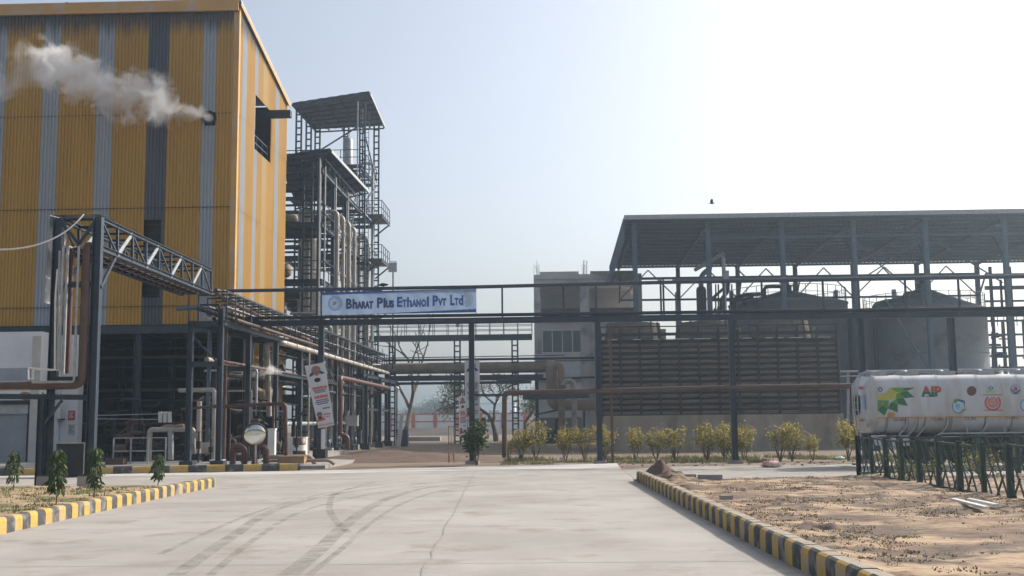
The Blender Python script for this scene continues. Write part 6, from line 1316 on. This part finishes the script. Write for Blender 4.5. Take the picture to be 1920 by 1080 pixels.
tree('thorn_tree', 'smaller leafy tree close to the left wall of the concrete building', (at(985,800,100).x,100,0), 6.0, 1.2, 17, 2600, .16, ['sy2','fogleaf'], levels=4, tr0=.2, fork=.28)
for i,(u,Y,h,sp,lb) in enumerate(((806,600,14.5,1.0,'hazy round tree beyond the wall, left of the middle lattice column'),(836,590,10.5,1.0,'hazy lower tree beyond the wall, right shoulder of the round tree'),(716,620,11,1.0,'hazy tree beyond the wall behind the rack end'),(780,630,10,1.0,'hazy short tree beyond the wall right of the leaning bare trunk'),(690,610,11,1.0,'hazy tree beyond the wall seen through the rack columns'),(1008,640,10,1.0,'hazy tree beyond the wall at the concrete building edge'))):
    Y *= .62; h *= .78
    tree('far_tree', lb, (at(u,790,Y).x,Y,0), h*1.0, sp, 60+i, 9000, .62, ['fogleaf','sg'], levels=4, tr0=.5, grp='trees beyond the far wall', fork=.26)
# tree shading the right side plot edge
# ================================================================ far wall and building
fw = root('boundary_wall', 'far white boundary wall with orange pillars and copings', 'wall', (-12,170,0)); Yw = 168.0
M['orangew'] = pm('orange_wall_paint', (0.52,0.15,0.06), (0.42,0.12,0.05), 1, .8); M['paneling'] = pm('white_wall_panel', (0.76,0.75,0.75), (0.68,0.67,0.67), .4, .85)
zw0, zw1 = .2, at(850,775.5,Yw).z; zmd = at(850,790,Yw).z; xa, xb = at(600,790,Yw).x, at(1130,790,Yw).x
b = MB(); b.box(xa,xb,Yw,Yw+.2,zw0,zw1-.12); b.build('panels', 'paneling', fw)
b = MB(); b.box(xa,xb,Yw-.08,Yw+.26,zw1-.12,zw1+.06); b.box(xa,xb,Yw-.06,Yw-.003,zmd-.1,zmd+.08); b.build('coping', 'orangew', fw)
for u in (610,650,690,732,775,816,857,901,943,985,1027,1070,1112): x = at(u,790,Yw).x; b = MB(); b.box(x-.28,x+.28,Yw-.14,Yw+.3,zw0,zw1+.12); b.build('pillar', 'orangew', fw)
b = MB()
for u in (650,732,775,816,901,985): x = at(u,790,Yw).x; b.tube((x,Yw,zw1),(x,Yw,zw1+1.0),.04,5)
b.build('fence_spikes', 'dark', fw)
fb_ = root('far_building', 'pale hazy flat roofed building beyond the far wall', 'building', (at(920,775,540).x,540,0)); a = at(893,758,540); c = at(965,752,540)
b = MB(); b.box(a.x,c.x,540,560,0,a.z); b.box(a.x+5,a.x+10,541,550,a.z,a.z+2.2); b.build('walls', 'white', fb_)
for i in range(5):
    x = a.x+2.5+i*3.4; b = MB(); b.box(x,x+1.6,539.8,540,a.z-6,a.z-3); b.build('window', 'glass', fb_)
b = MB(); b.box(a.x-.3,c.x+.3,539.7,560.3,a.z-.02,a.z+.6) ; b.build('parapet', 'galv', fb_)
# lamp post by the lattice column, small items in the gap
p = at(744,820,80); lp_ = root('lamp_post', 'thin lamp post standing against the leaning bare trunk', 'lamp post', (p.x,80,0)); b = MB(); b.tube((p.x,80,0),(p.x,80,at(744,733,80).z),.05,8); b.build('pole','steel',lp_); b = MB(); zt_=at(744,733,80).z; b.lathe([(0,0),(.12,.02),(.17,.18),(.1,.3),(0,.33)],(p.x,80,zt_),14); b.build('lamp','whitem',lp_)
b = MB(); p = at(755,815,78); b.box(p.x-.35,p.x+.35,78,78.6,0,1.1); b.box(p.x-.4,p.x+.4,77.95,78.65,1.1,1.16); b.build('steel_box','steel',label='dark steel box at the foot of the lattice column by the rack end',cat='box')
b = MB(); p = at(747,800,77); b.beam((p.x,77,.0),(p.x+.25,77,2.2),.3,.05); b.build('white_board','whitem',label='pale board leaning at the lattice column foot by the rack end',cat='board')
b = MB(); a = at(760,812,100); c = at(846,812,100); b.box(a.x,c.x-1,100,101,0,.35); b.build('kerb_wall','concrete',label='low pale concrete edging in the gap before the earth bank',cat='edging')
# drainage/edging stone at the end of the concrete
# ================================================================ steam
def steam(name, label, loc, size, dens, curve, rad, seed, col=(.9,.88,.85)):
    # box of vapour whose density follows a rising, widening streak broken up by noise
    b = MB(); x0,y0,z0 = loc; b.box(x0,x0+size[0],y0,y0+size[1],z0,z0+size[2]); m = bpy.data.materials.new(name+'_vapour'); m.use_nodes = True; t = m.node_tree
    t.nodes.remove(t.nodes['Principled BSDF']); pv = _n(t,'ShaderNodeVolumePrincipled'); pv.inputs['Color'].default_value = (.985,.98,.97,1); pv.inputs['Anisotropy'].default_value = .3
    o = b.build(name, m, label=label, cat='steam', kind='stuff'); oc = ORG[o.name]
    tc = _n(t,'ShaderNodeTexCoord'); sx = _n(t,'ShaderNodeSeparateXYZ'); t.links.new(tc.outputs['Object'], sx.inputs[0])
    def ma(op, a, c=None, cl=False):
        n = _n(t,'ShaderNodeMath',operation=op); n.use_clamp = cl
        for i, q in enumerate((a, c)):
            if q is None: continue
            if isinstance(q,(int,float)): n.inputs[i].default_value = q
            else: t.links.new(q, n.inputs[i])
        return n.outputs[0]
    # s: 0 at source (right end) .. 1 at the left end
    s_ = ma('DIVIDE', ma('SUBTRACT', size[0]/2, sx.outputs[0]), size[0]); fc = _n(t,'ShaderNodeFloatCurve'); cv = fc.mapping.curves[0]
    def fcurve(pts):
        fc = _n(t,'ShaderNodeFloatCurve'); cv = fc.mapping.curves[0]; cv.points[0].location = pts[0]; cv.points[1].location = pts[-1]
        for p in pts[1:-1]: cv.points.new(*p)
        fc.mapping.update(); t.links.new(s_, fc.inputs['Value']); return fc.outputs[0]
    zc = ma('MULTIPLY', fcurve(curve), size[2]); R = ma('MULTIPLY', fcurve(rad), size[2])
    n1 = _n(t,'ShaderNodeTexNoise'); n1.inputs['Scale'].default_value = .8*3/size[2]; n1.inputs['Detail'].default_value = 2; t.links.new(tc.outputs['Object'], n1.inputs[0])
    dz = ma('SUBTRACT', ma('ADD', sx.outputs[2], ma('MULTIPLY', ma('SUBTRACT', n1.outputs[0], .5), size[2]*.22)), zc); dy = ma('ADD', ma('SUBTRACT', sx.outputs[1], size[1]/2-.5), ma('MULTIPLY', s_, size[1]-1.4))
    r = ma('POWER', ma('ADD', ma('MULTIPLY', dz, dz), ma('MULTIPLY', ma('MULTIPLY', dy, dy), 1.0)), .5)
    mask = ma('SUBTRACT', 1, ma('DIVIDE', r, R), True)
    n2 = _n(t,'ShaderNodeTexNoise'); n2.inputs['Scale'].default_value = 2.1*3/size[2]; n2.inputs['Detail'].default_value = 7; n2.inputs['Roughness'].default_value = .62; n2.inputs['Distortion'].default_value = .6; t.links.new(tc.outputs['Object'], n2.inputs[0])
    d_ = ma('MULTIPLY', ma('SUBTRACT', ma('ADD', ma('MULTIPLY', mask, 1.15), ma('MULTIPLY', n2.outputs[0], 2.8)), 1.95, True), fcurve(dens[1]))
    d_ = ma('MULTIPLY', ma('MULTIPLY', d_, ma('GREATER_THAN', mask, .001)), dens[0]); t.links.new(d_, pv.inputs['Density']); t.links.new(pv.outputs[0], t.nodes['Material Output'].inputs['Volume']); return o
q = at(396,222,YB-1.0); e = at(-20,222,YB-1.0); zlo = at(200,262,YB-1).z; zhi = at(200,45,YB-1).z
steam('steam_plume', 'white steam plume blowing left from the wall fan of the boiler house', (e.x,YB-4.8,zlo), (q.x-e.x,4.6,zhi-zlo), (6.0,[(0,1),(.15,1),(.5,.7),(.62,.75),(.76,.14),(.85,.25),(1,.28)]),
      [(0,.19),(.2,.27),(.45,.38),(.6,.50),(.72,.54),(.85,.30),(1,.27)], [(0,.05),(.1,.20),(.3,.36),(.5,.36),(.65,.38),(.8,.34),(1,.4)], 1)
q = at(528,650,49.5); e = at(410,650,49.5); zlo = at(470,735,49.5).z; zhi = at(470,665,49.5).z
steam('steam_puff', 'thin steam drifting left from the bent vent pipe under the boiler house', (e.x,48.6,zlo), (q.x-e.x,1.6,zhi-zlo), (9.0,[(0,1),(.5,.7),(1,.7)]), [(0,.55),(.3,.55),(.6,.5),(1,.5)], [(0,.12),(.3,.3),(1,.42)], 2)
# ================================================================ haze
M['haze'] = m = bpy.data.materials.new('haze'); m.use_nodes = True; t = m.node_tree; t.nodes.remove(t.nodes['Principled BSDF']); pv = _n(t,'ShaderNodeVolumePrincipled')
pv.inputs['Color'].default_value = (.66,.84,1,1); pv.inputs['Density'].default_value = HAZE; pv.inputs['Anisotropy'].default_value = .8; t.links.new(pv.outputs[0], t.nodes['Material Output'].inputs['Volume'])
b = MB(); b.box(-170,170,-70,700,-1.4,27); b.build('haze', 'haze', kind='stuff', label='pale morning haze in the air', cat='haze')
